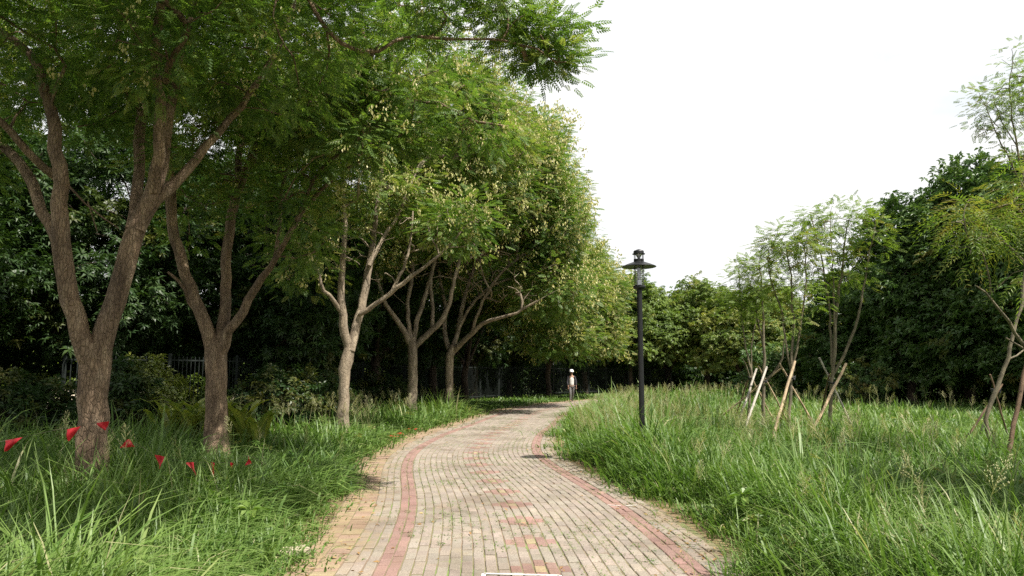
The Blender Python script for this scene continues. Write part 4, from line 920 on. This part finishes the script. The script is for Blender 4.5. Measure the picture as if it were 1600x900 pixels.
# dark leaves added for deep shade, and far woods that read as one mass
def mass(name, label, line, width, height, n, leaf, m, seed, zmin=.15, bias=1.3, tint=.1):
    rs = np.random.RandomState(seed); ln = resample(np.array(line, float), .5); i_ = rs.randint(0, len(ln), n)
    hn = .65 + .6 * vnoise(ln[i_][:, 0] + 200, ln[i_][:, 1] + 200, height * .9, seed)
    z = zmin + (height * hn - zmin) * rs.rand(n) ** (1 / bias); c = np.c_[ln[i_] + (rs.rand(n, 2) - .5) * width, z]
    ow = unit(rs.randn(n, 3) + [0, -1, .5]); tm = rosette_template(9, leaf, leaf * .4, seed, 1.)
    arr = crown_arrays(c, ow, rs, tm, 5, leaf * 1.3, 1.0, .2, tint)
    mb = MB()
    link(name, crown_mesh(name, [(arr, m)]), kind='stuff', label=label)
def vnoise(x, y, s, seed=0):
    # cheap smooth value noise
    rs = np.random.RandomState(seed); T = rs.rand(64, 64); fx = np.mod(x / s, 64); fy = np.mod(y / s, 64); ix = fx.astype(int) % 64; iy = fy.astype(int) % 64; ux = fx - np.floor(fx); uy = fy - np.floor(fy)
    ux = ux * ux * (3 - 2 * ux); uy = uy * uy * (3 - 2 * uy); a = T[ix, iy]; b = T[(ix + 1) % 64, iy]; c = T[ix, (iy + 1) % 64]; d = T[(ix + 1) % 64, (iy + 1) % 64]
    return (a * (1 - ux) + b * ux) * (1 - uy) + (c * (1 - ux) + d * ux) * uy
mass('undergrowth', 'dark leaves added for the dense shade beyond the fence', [(-26, 20), (-19, 21.5), (-13, 22.5), (-10.6, 24.5), (-9.6, 28), (-8.6, 34), (-5.5, 44), (-1.5, 54), (4, 61), (12, 67)], 2.2, 3.0, 2100, .26, M_dark, 81, bias=.9)  # added leaf mass, its dark colour standing in for dense shade
mass('far_woods', 'far green woods closing the horizon', [(-75, 60), (-40, 85), (-10, 98), (25, 96), (60, 88), (100, 60)], 7, 9.0, 5200, .75, M_mango, 82, bias=.9)
mass('low_shade_leaves', 'low dark leaves added for the shade under the far trees', [(8, 72), (14, 71), (15.5, 71), (26, 72), (34, 66), (44, 58)], 2.5, 2.4, 900, .36, M_dark, 83)  # added likewise, to darken the space below the far crowns
mass('shaded_thicket', 'shaded thicket filling under the right trees', [(15.5, 46), (19.5, 42), (24, 38.5), (29, 34), (36, 29)], 2.5, 3.0, 1300, .28, M_big, 84, bias=.9)

# ------------------------------------------------------------------ red pennant string
M_red = leaf_mat('red_pennant_cloth', [(0, (0.50, 0.018, 0.03)), (1, (0.66, 0.03, 0.045))], 0.30, 0.03)
M_cord = plain_mat('thin_cord', (0.12, 0.10, 0.07), .8)
knots = [P(-60, 700, 7.6), P(22, 686, 8.0), P(103, 668, 8.3), P(128, 663, 8.55), P(147, 662, 8.55), P(166, 662, 8.62), P(186, 690, 8.5), P(215, 695, 8.5), P(246, 712, 8.3), P(292, 722, 8.5), P(331, 722, 8.7), P(362, 722, 8.9), P(388, 712, 9.1), P(430, 735, 9.6)]
bo = thing('pennant_string', 'string of small red pennants tied round the nearest trunk and sagging through the grass', 'pennant string', knots[0]); b0 = np.array(knots[0])
mb = MB(); mb.tube(resample(catmull(np.array(knots), 6), .06) - b0, .0016, 6); link('cord', mb.mesh('cord', M_cord), bo)
def pennant(px, py, d, pts_px, seed):
    """outline in px offsets from px,py: three corners"""
    rs = np.random.RandomState(seed); a, b, c = [P(px + x_, py + y_, d) for x_, y_ in pts_px]; n = 5; vs_ = []; nrm = unit(np.cross(b - a, c - a))
    for i in range(n + 1):
        for j in range(n + 1):
            u = i / n; w_ = j / n; p_ = (a * (1 - w_) + b * w_) * (1 - u * .97) + c * u * .97
            vs_.append(p_ + nrm * (.018 * math.sin(u * 4 + w_ * 3 + seed) + .008 * math.sin(7 * w_ + seed)))
    qs_ = [[i * (n + 1) + j, i * (n + 1) + j + 1, (i + 1) * (n + 1) + j + 1, (i + 1) * (n + 1) + j] for i in range(n) for j in range(n)]
    link('pennant', new_mesh('pennant', np.array(vs_) - b0, qs_, M_red, fattr={'rnd': rs.rand(len(qs_)) * .5 + .2}, smooth=True), bo)
pennant(18, 692, 8.0, [(-12, -4), (18, -9), (-10, 14)], 1)
pennant(113, 675, 8.25, [(-10, -4), (14, -9), (-7, 15)], 2)
pennant(161, 664, 8.5, [(-11, -3), (10, -6), (3, 9)], 3)
pennant(198, 693, 8.4, [(-13, 7), (14, 5), (2, -7)], 4)
pennant(250, 720, 8.2, [(-7, -10), (7, -6), (0, 13)], 5)
pennant(299, 731, 8.4, [(-9, -8), (3, -9), (8, 12)], 6)
pennant(332, 732, 8.6, [(-4, -10), (4, -9), (1, 12)], 7)
pennant(389, 721, 9.0, [(-5, 6), (4, 3), (0, -8)], 8)
pennant(362, 726, 8.9, [(-3, -4), (3, -3), (0, 6)], 9)
def litter(px, py, lab):
    p_ = G(px, py, .02); rs = np.random.RandomState(px); n = 4; vs_ = []
    for i in range(n + 1):
        for j in range(n + 1):
            u, w_ = i / n - .5, j / n - .5; vs_.append((u * .30 * (1 - w_ * .5), w_ * .26, .035 + .03 * math.sin(u * 9 + px) * math.cos(w_ * 8) + .01 * rs.rand()))
    qs_ = [[i * 5 + j, i * 5 + j + 1, (i + 1) * 5 + j + 1, (i + 1) * 5 + j] for i in range(n) for j in range(n)]
    link('fallen_pennant', new_mesh('fallen_pennant', vs_, qs_, M_red, fattr={'rnd': rs.rand(16)}, smooth=True), loc=p_, rz=rs.rand() * 3, label=lab, cat='pennant', group='red pennants on the path edge')
litter(611, 684, 'crumpled red pennant nearest the camera on the sandy path edge'); litter(622, 680, 'middle crumpled red pennant of three on the path edge'); litter(641, 673, 'farthest crumpled red pennant on the path edge')

# rocks in the right grass
def rock(px, py, lab, s_, seed, d=None):
    p_ = G(px, py, .05); rs = np.random.RandomState(seed); mb = MB(); k = 12; pr = [(max(.001, math.sin(t_)) * s_, math.cos(t_) * s_ * .45) for t_ in np.linspace(0.02, math.pi - .02, 8)]
    mb.lathe(pr[::-1], k); 
    for a in mb.v: a *= (1 + .25 * rs.rand(len(a), 1)); a += rs.randn(*a.shape) * s_ * .04
    link('rock', mb.mesh('rock', M_conc, smooth=False), loc=(p_[0], p_[1], .04), label=lab, cat='rock', group='rocks in the grass')
rock(1495, 822, 'flat grey brown rock in the gap of the right hand grass', .24, 1); rock(1545, 845, 'smaller rock beside the flat one in the grass', .16, 2)
mb = MB(); mb.box((0, 0, .03), (.30, .20, .06)); kp = G(455, 868)
link('kerb_block', mb.mesh('kerb_block', M_conc), loc=(kp[0], kp[1], 0), rz=.5, label='loose pale kerb block at the lower left path edge', cat='kerb block')

# ------------------------------------------------------------------ person in the distance
def skin_body(name, joints, edges, material, levels=1):
    me = bpy.data.meshes.new(name); me.from_pydata([j[:3] for j in joints], edges, []); ob = bpy.data.objects.new(name, me); COL.objects.link(ob)
    sk = ob.modifiers.new('skin', 'SKIN'); sub = ob.modifiers.new('sub', 'SUBSURF'); sub.levels = levels; sub.render_levels = levels
    for i, j in enumerate(joints):
        me.skin_vertices[0].data[i].radius = (j[3], j[4] if len(j) > 4 else j[3])
    me.skin_vertices[0].data[0].use_root = True
    dg = bpy.context.evaluated_depsgraph_get(); dg.update(); m2 = bpy.data.meshes.new_from_object(ob.evaluated_get(dg)); bpy.data.objects.remove(ob); m2.name = name
    m2.materials.clear(); m2.materials.append(material); m2.polygons.foreach_set('use_smooth', [True] * len(m2.polygons)); return m2
M_skin = plain_mat('skin', (0.36, 0.21, 0.14), .6); M_shirt = plain_mat('white_shirt', (0.62, 0.60, 0.56), .85); M_jack = plain_mat('dark_jacket', (0.035, 0.033, 0.038), .85)
M_trou = plain_mat('grey_trousers', (0.15, 0.145, 0.14), .9); M_helm = plain_mat('white_helmet', (0.82, 0.82, 0.80), .3, vary=.03); M_shoe = plain_mat('dark_shoe', (0.03, 0.028, 0.025), .6); M_hair = plain_mat('black_hair', (0.01, 0.01, 0.01), .6)
pg = G(893, 628); PD = pg[1]
pe = thing('person', 'distant person in white helmet, white shirt and dark jacket at the path bend', 'person', (P(893, 600, PD)[0], PD, 0), rz=.15)
# faces -Y (towards the camera), walking
J = [(0, 0, .96, .13, .10), (0, 0, 1.12, .12, .09), (0, 0, 1.30, .145, .10), (0, 0, 1.44, .09, .07), (0, -.01, 1.52, .05, .055), (0, -.02, 1.60, .070, .085), (0, -.02, 1.70, .075, .09), (0, -.015, 1.76, .05, .06),
     (-.18, 0, 1.41, .055), (-.23, .02, 1.14, .04), (-.21, -.06, .90, .028), (-.205, -.09, .83, .022),
     (.18, 0, 1.41, .055), (.24, -.02, 1.14, .04), (.25, -.08, .90, .028), (.25, -.11, .83, .022),
     (-.09, 0, .90, .09), (-.09, -.08, .50, .058), (-.09, -.04, .10, .040), (-.09, -.15, .05, .035),
     (.09, 0, .90, .09), (.09, .04, .50, .058), (.08, .22, .13, .040), (.08, .12, .05, .035)]
E = [(0, 1), (1, 2), (2, 3), (3, 4), (4, 5), (5, 6), (6, 7), (3, 8), (8, 9), (9, 10), (10, 11), (3, 12), (12, 13), (13, 14), (14, 15), (0, 16), (16, 17), (17, 18), (18, 19), (0, 20), (20, 21), (21, 22), (22, 23)]
bodym = skin_body('body', J, E, M_skin, 1); link('body', bodym, pe)
# fingers grown from each hand
for hx, hy in ((-.205, -.09), (.25, -.11)):
    sd = 1 if hx < 0 else -1; jj = [(hx, hy, .835, .026, .014), (hx, hy - .005, .79, .026, .012)]; ee = [(0, 1)]
    for f in range(4):
        ox = (f - 1.5) * .017; ln = (.06, .075, .07, .055)[f]; b_ = len(jj)
        jj += [(hx + ox, hy - .008, .775, .008), (hx + ox * 1.1, hy - .018, .775 - ln * .55, .0075), (hx + ox * 1.1, hy - .008, .775 - ln, .006)]; ee += [(1, b_), (b_, b_ + 1), (b_ + 1, b_ + 2)]
    b_ = len(jj); jj += [(hx + sd * .03, hy - .015, .80, .010), (hx + sd * .042, hy - .03, .765, .008)]; ee += [(0, b_), (b_, b_ + 1)]
    link('hand', skin_body('hand', jj, ee, M_skin, 1), pe)
tors = [(0, -.01, .86, .165, .135), (0, 0, 1.12, .145, .11), (0, 0, 1.30, .168, .122), (0, 0, 1.43, .10, .08), (0, -.005, 1.48, .062, .062)]
link('shirt', skin_body('shirt', tors, [(0, 1), (1, 2), (2, 3), (3, 4)], M_shirt, 2), pe)
jk = [(0, .045, .90, .17, .10), (0, .045, 1.12, .162, .095), (0, .04, 1.31, .18, .105), (0, .03, 1.43, .11, .07), (-.19, .01, 1.41, .07), (-.24, .02, 1.14, .056), (-.22, -.055, .92, .044), (.19, .01, 1.41, .07), (.25, -.02, 1.14, .056), (.255, -.07, .92, .044)]
link('jacket', skin_body('jacket', jk, [(0, 1), (1, 2), (2, 3), (3, 4), (4, 5), (5, 6), (3, 7), (7, 8), (8, 9)], M_jack, 2), pe)
tr_ = [(0, 0, .97, .15, .12), (-.09, 0, .88, .105), (-.092, -.08, .50, .076), (-.09, -.04, .08, .06), (.09, 0, .88, .105), (.092, .04, .50, .076), (.082, .21, .15, .056)]
link('trousers', skin_body('trousers', tr_, [(0, 1), (1, 2), (2, 3), (0, 4), (4, 5), (5, 6)], M_trou, 2), pe)
for x_, y_, z_ in ((-.09, -.04, .0), (.08, .20, .05)):
    link('shoe', skin_body('shoe', [(x_, y_ + .06, .05 + z_, .045, .05), (x_, y_ - .04, .045 + z_, .048, .045), (x_, y_ - .16, .035 + z_ * .3, .045, .032)], [(0, 1), (1, 2)], M_shoe, 2), pe)
mb = MB(); mb.lathe([(.118, 0), (.128, -.012), (.131, 0), (.122, .02), (.118, .06), (.098, .105), (.06, .13), (.02, .14), (.001, .141)], 24, c=(0, -.015, 1.70)); mb.box((0, -.145, 1.697), (.15, .09, .012)); link('helmet', mb.mesh('helmet', M_helm, smooth=True), pe)
mb = MB(); mb.lathe([(.001, -.10), (.06, -.10), (.088, -.05), (.092, .02), (.001, .03)], 16, c=(0, .012, 1.69)); link('hair', mb.mesh('hair', M_hair, smooth=True), pe)
for sx in (-.032, .032):
    mb = MB(); mb.lathe([(.001, -.008), (.011, -.005), (.013, 0), (.011, .005), (.001, .008)], 10, c=(sx, -.098, 1.655)); link('eye', mb.mesh('eye', M_hair, smooth=True), pe)
mb = MB(); mb.tube([(0, -.095, 1.665), (0, -.118, 1.635), (0, -.122, 1.622), (0, -.10, 1.612)], [.009, .013, .015, .01], 8); link('nose', mb.mesh('nose', M_skin, smooth=True), pe)
mb = MB(); mb.tube([(-.028, -.092, 1.585), (0, -.103, 1.583), (.028, -.092, 1.585)], [.004, .007, .004], 6); link('mouth', mb.mesh('mouth', plain_mat('lips', (.25, .10, .08), .5)), pe)

# ------------------------------------------------------------------ grass
def vnoise(x, y, s, seed=0):
    # cheap smooth value noise
    rs = np.random.RandomState(seed); T = rs.rand(64, 64); fx = np.mod(x / s, 64); fy = np.mod(y / s, 64); ix = fx.astype(int) % 64; iy = fy.astype(int) % 64; ux = fx - np.floor(fx); uy = fy - np.floor(fy)
    ux = ux * ux * (3 - 2 * ux); uy = uy * uy * (3 - 2 * uy); a = T[ix, iy]; b = T[(ix + 1) % 64, iy]; c = T[ix, (iy + 1) % 64]; d = T[(ix + 1) % 64, (iy + 1) % 64]
    return (a * (1 - ux) + b * ux) * (1 - uy) + (c * (1 - ux) + d * ux) * uy
rs = np.random.RandomState(77)
def grass_zone(n, dmin, dmax, blades, seg, cap, hm=1.0, wm=1.0, am=1.0):
    """tufts: polar sampling, so that tufts get sparser and wider away from the viewing area"""
    d = np.exp(rs.rand(n) * math.log(dmax / dmin)) * dmin; a = (rs.rand(n) * 2 - 1) * math.radians(47)
    x = d * np.sin(a); y = d * np.cos(a)
    keep = rs.rand(n) < np.minimum(1, (d / cap) ** 2) if cap else np.ones(n, bool)
    x, y, d = x[keep], y[keep], d[keep]
    off, so = path_offset(np.c_[x, y])
    edgeL = -2.22 + wobble(so, .16, 4) + .12 * rs.randn(len(x)); edgeR = 1.92 + wobble(so, .20, 9) + .12 * rs.randn(len(x))
    ins = np.where(off < 0, edgeL - off, off - edgeR); ok = ins > 0
    # the mown strip under the far trees and bare shade
    x, y, d, off, ins = x[ok], y[ok], d[ok], off[ok], ins[ok]
    n1 = vnoise(x, y, 2.2, 1); n2 = vnoise(x, y, .8, 2); n3 = vnoise(x, y, 6.0, 3)
    h = np.where(off < 0, .52, .56) * (.55 + .75 * n1) * (.55 + .9 * n2)
    h *= np.clip(.26 + ins * 1.1, .22, 1.0)
    h = np.where(off > 0, h * (.72 + .50 * np.exp(-((off - 3.2) / 1.5) ** 2) * np.clip((y - 9) / 4, 0, 1) + .35 * np.clip((9.5 - d) / 3, 0, 1)), h)
    h = np.where((off < 0) & (y > 30), h * .42, h)
    dens = np.where((off < 0) & (ins > 5) & (y > 18), .35, 1.0) * np.where((off < -9), .4, 1)
    h = np.where((off < 0) & (ins > 3.2) & (y > 19), h * .75, h)
    keep = rs.rand(len(x)) < dens; x, y, d, h, n1, n3, ins, off = [q_[keep] for q_ in (x, y, d, h, n1, n3, ins, off)]
    h = np.where((x < -1.5) & (x > -8) & (y > 4.5) & (y < 9.3), h * .74, h)
    h = h * hm * (.62 + .75 * rs.rand(len(x)) ** 1.5)
    nt = len(x); N = nt * blades; ti = np.repeat(np.arange(nt), blades)
    spread = (.045 + .012 * d)[ti]
    bx = x[ti] + rs.randn(N) * spread; by = y[ti] + rs.randn(N) * spread; bh = h[ti] * (.45 + .95 * rs.rand(N) ** 1.3); az = rs.rand(N) * 6.283
    # blades lean away from their tuft centre and a little towards the open path
    lx = (bx - x[ti]) / spread * .8 + np.cos(az) * .6; ly = (by - y[ti]) / spread * .8 + np.sin(az) * .6
    ln_ = np.hypot(lx, ly) + 1e-6; lx /= ln_; ly /= ln_
    arch = (.22 + .78 * rs.rand(N))
    w = wm * (.0038 + .0062 * rs.rand(N) ** 1.6) * np.maximum(1, d[ti] / 7.0) ** .85
    u = np.linspace(0, 1, seg + 1)
    hor = (arch * bh * 1.2 * am)[:, None] * (u ** 1.6)[None]; ver = bh[:, None] * (u[None] * (1.18) - (arch * .88)[:, None] * u[None] ** 2.4)
    cx_ = bx[:, None] + lx[:, None] * hor; cy_ = by[:, None] + ly[:, None] * hor; cz = np.maximum(ver, -.005)
    tw = az + rs.randn(N) * .6; sx = -ly * .9 + np.cos(tw) * .25; sy = lx * .9 + np.sin(tw) * .25
    prof = np.array([.8, 1.0, .95, .7, .12]) if seg == 4 else np.array([.85, 1.0, .75, .12])
    W = w[:, None] * prof[None]
    A_ = np.stack([cx_ - sx[:, None] * W, cy_ - sy[:, None] * W, cz], -1); B_ = np.stack([cx_ + sx[:, None] * W, cy_ + sy[:, None] * W, cz + W * .3], -1)
    V = np.stack([A_, B_], 2).reshape(N, -1, 3); nvb = V.shape[1]
    qb = np.array([[2 * k, 2 * k + 1, 2 * k + 3, 2 * k + 2] for k in range(seg)])
    Qd = (qb[None] + nvb * np.arange(N)[:, None, None]).reshape(-1, 4)
    col = np.clip(-.02 + .62 * (n3[ti] * .5 + n1[ti] * .3 + .45 * rs.rand(nt)[ti]) + .42 * (rs.rand(N) - .5) + (rs.rand(N) < .05) * .5, 0, 1)
    al = np.tile(np.repeat(u, 2), N)
    return V.reshape(-1, 3), Qd, np.repeat(col, seg), al
parts = [grass_zone(1300, 3.4, 16.0, 18, 4, 9.0, 1.22, 1.5, 1.35), grass_zone(9500, 3.0, 12.0, 26, 4, 6.0), grass_zone(12500, 10.0, 30.0, 22, 3, None), grass_zone(7500, 28.0, 75.0, 20, 3, None)]
vs_, qs_, rn, al = [], [], [], []; o = 0
for v, q, r_, a_ in parts: vs_.append(v); qs_.append(q + o); rn.append(r_); al.append(a_); o += len(v)
link('grass', new_mesh('grass', np.vstack(vs_), np.vstack(qs_), M_grass, fattr={'rnd': np.concatenate(rn)}, vattr={'along': np.concatenate(al)}), kind='stuff', label='tall green grass on both sides of the path')

# broad leaved weeds and a few dead stems among the grass
n = 1500; dd = np.exp(rs.rand(n) * math.log(30 / 4.)) * 4.; aa = (rs.rand(n) * 2 - 1) * math.radians(45); x = dd * np.sin(aa); y = dd * np.cos(aa)
off, so = path_offset(np.c_[x, y]); k_ = ((off > 2.05) | (off < -2.4)) & (vnoise(x, y, 1.6, 21) > .55); x, y, dd = x[k_], y[k_], dd[k_]; n = len(x)
wt_ = rosette_template(11, .11, .05, 31, .9); a = rs.rand(n) * 6.28
arr1 = scatter(wt_, np.c_[x, y, .10 + .32 * rs.rand(n)], np.stack([np.cos(a), np.sin(a), .1 * rs.randn(n)], 1), np.c_[rs.randn(n, 2) * .25, np.ones(n)], .6 + .8 * rs.rand(n), rs, tint=(rs.rand(n) < .15) * .6)
M_wleaf = leaf_mat('verge_weed_leaf', [(0, (0.06, 0.13, 0.025)), (.6, (0.12, 0.22, 0.04)), (1, (0.22, 0.31, 0.07))], .4, .03, yellow=(0.35, 0.30, 0.08))
link('broadleaf_weeds', crown_mesh('broadleaf_weeds', [(arr1, M_wleaf)]), kind='stuff', label='broad leaved weeds among the grass')

# flowering grass heads: a thin stalk with an open, branching plume
def plume_template(seed, L_=.28):
    r = np.random.RandomState(seed); out = []
    for i in range(26):
        u = i / 26.; a = r.rand() * 6.28; ln = (.11 * (1 - u) + .02) * (.7 + .5 * r.rand()); z0 = u * L_; d_ = np.array([math.cos(a) * .7, math.sin(a) * .7, .75]); e = np.array([0, 0, z0]) + d_ * ln; s_ = np.array([-math.sin(a), math.cos(a), 0]) * .0016
        b_ = np.array([0, 0, z0]); out += [b_ - s_, e - s_, e + s_, b_ + s_]
        for k in range(3):
            p_ = b_ + (e - b_) * (.45 + .27 * k); w_ = .0035; out += [p_ + [-w_, 0, 0], p_ + [0, w_, .006], p_ + [w_, 0, .014], p_ + [0, -w_, .004]]
    return np.array(out)
PL = [plume_template(k) for k in range(3)]
n = 21000
dd = np.exp(rs.rand(n) * math.log(60 / 4.5)) * 4.5; aa = (rs.rand(n) * 2 - 1) * math.radians(45); x = dd * np.sin(aa); y = dd * np.cos(aa)
off, so = path_offset(np.c_[x, y])
pn = vnoise(x, y, 3.0, 8)
# thickest along the right verge by the lamp and bend, and behind the left trees
wgt = np.where(off > 0, .03 + .8 * np.exp(-((off - 3.0) / 2.2) ** 2) * np.clip((y - 9) / 8, 0, 1) + .08 * (y > 22), .012 + .5 * (np.abs(off + 5.0) < 2.2) * (y > 17.5)) * (pn > .30)
ok = (np.abs(off + .15) > 2.3) & (rs.rand(n) < wgt * .9) & ~((off < -9)) & ~((off < 0) & (y > 32))
x, y, dd, off = x[ok], y[ok], dd[ok], off[ok]; n = len(x)
hh = np.where(off > 0, .62, .66) * (.75 + .5 * rs.rand(n)) * np.clip(.45 + (np.abs(off) - 1.9) * .35, .5, 1.05)
lean = rs.randn(n, 2) * .12; top = np.c_[x + lean[:, 0], y + lean[:, 1], hh]; base = np.c_[x, y, 0 * x]
wd = .0022 * np.maximum(1, dd / 9)
sv = np.c_[wd, 0 * wd, 0 * wd]
st = np.stack([base - sv, base + sv, top + sv * .7, top - sv * .7], 1).reshape(-1, 3)
parts = [((st, np.arange(n * 4).reshape(-1, 4), rs.rand(n) * .6, np.zeros(n)), M_plume)]
up = unit(np.c_[lean * 1.5 + rs.randn(n, 2) * .2, np.ones(n)])
for k in range(3):
    s_ = slice(k, None, 3); m_ = len(x[s_]); a = rs.rand(m_) * 6.28; ax = np.stack([np.cos(a), np.sin(a), 0 * a], 1)
    z_ = up[s_]; ax = unit(ax - z_ * (ax * z_).sum(1)[:, None]); sc2 = (.8 + .5 * rs.rand(m_)) * np.maximum(1, (dd[s_] / 22)) ** .4
    arr = scatter(PL[k], top[s_], ax, z_, sc2, rs); parts.append((arr, M_plume))
pl = crown_mesh('grass_plumes', parts); link('grass_plumes', pl, kind='stuff', label='tan flowering heads rising above the grass')

# small weeds in the joints near the edges and fallen leaves on the paving
n = 6500; s_ = rs.rand(n) * 30 + 3.5; t_ = np.round((rs.rand(n) * 3.4 - 1.7) / .1) * .1 + .05 + rs.randn(n) * .004; keep = vnoise(s_, t_, .8, 12) > .52; s_, t_ = s_[keep], t_[keep]; xy = path_xy(s_, t_); n = len(xy)
tm = rosette_template(7, .022, .007, 9, 1.2); a = rs.rand(n) * 6.28
arr = scatter(tm, np.c_[xy, np.full(n, .016)], np.stack([np.cos(a), np.sin(a), 0 * a], 1), np.tile([0, 0, 1.], (n, 1)), .6 + .8 * rs.rand(n), rs)
M_weed = leaf_mat('joint_weed', [(0, (0.08, 0.15, 0.03)), (1, (0.16, 0.24, 0.05))], .3, .03)
link('weeds', crown_mesh('weeds', [(arr, M_weed)]), kind='stuff', label='tiny weeds in the paving joints')
n = 900; s_ = rs.rand(n) ** 1.3 * 30 + 3.5; sd = rs.rand(n) < .5; t_ = np.where(sd, 1.75 - np.abs(rs.randn(n)) * .3, -2.0 + np.abs(rs.randn(n)) * .35); t_[:120] = rs.rand(120) * 3.4 - 1.7; xy = path_xy(s_, t_)
lt = np.array([[0, 0, 0], [.02, .009, .004], [.045, 0, .002], [.02, -.009, .006]]); a = rs.rand(n) * 6.28
arr = scatter(lt, np.c_[xy, np.full(n, .023)], np.stack([np.cos(a), np.sin(a), rs.randn(n) * .15], 1), unit(np.c_[rs.randn(n, 2) * .3, np.ones(n)]), .6 + rs.rand(n), rs)
M_litter = leaf_mat('dry_leaf', [(0, (0.16, 0.08, 0.03)), (.6, (0.34, 0.20, 0.08)), (1, (0.45, 0.36, 0.16))], .2, .03)
link('fallen_leaves', crown_mesh('fallen_leaves', [(arr, M_litter)]), kind='stuff', label='dry fallen leaves along the path edges')
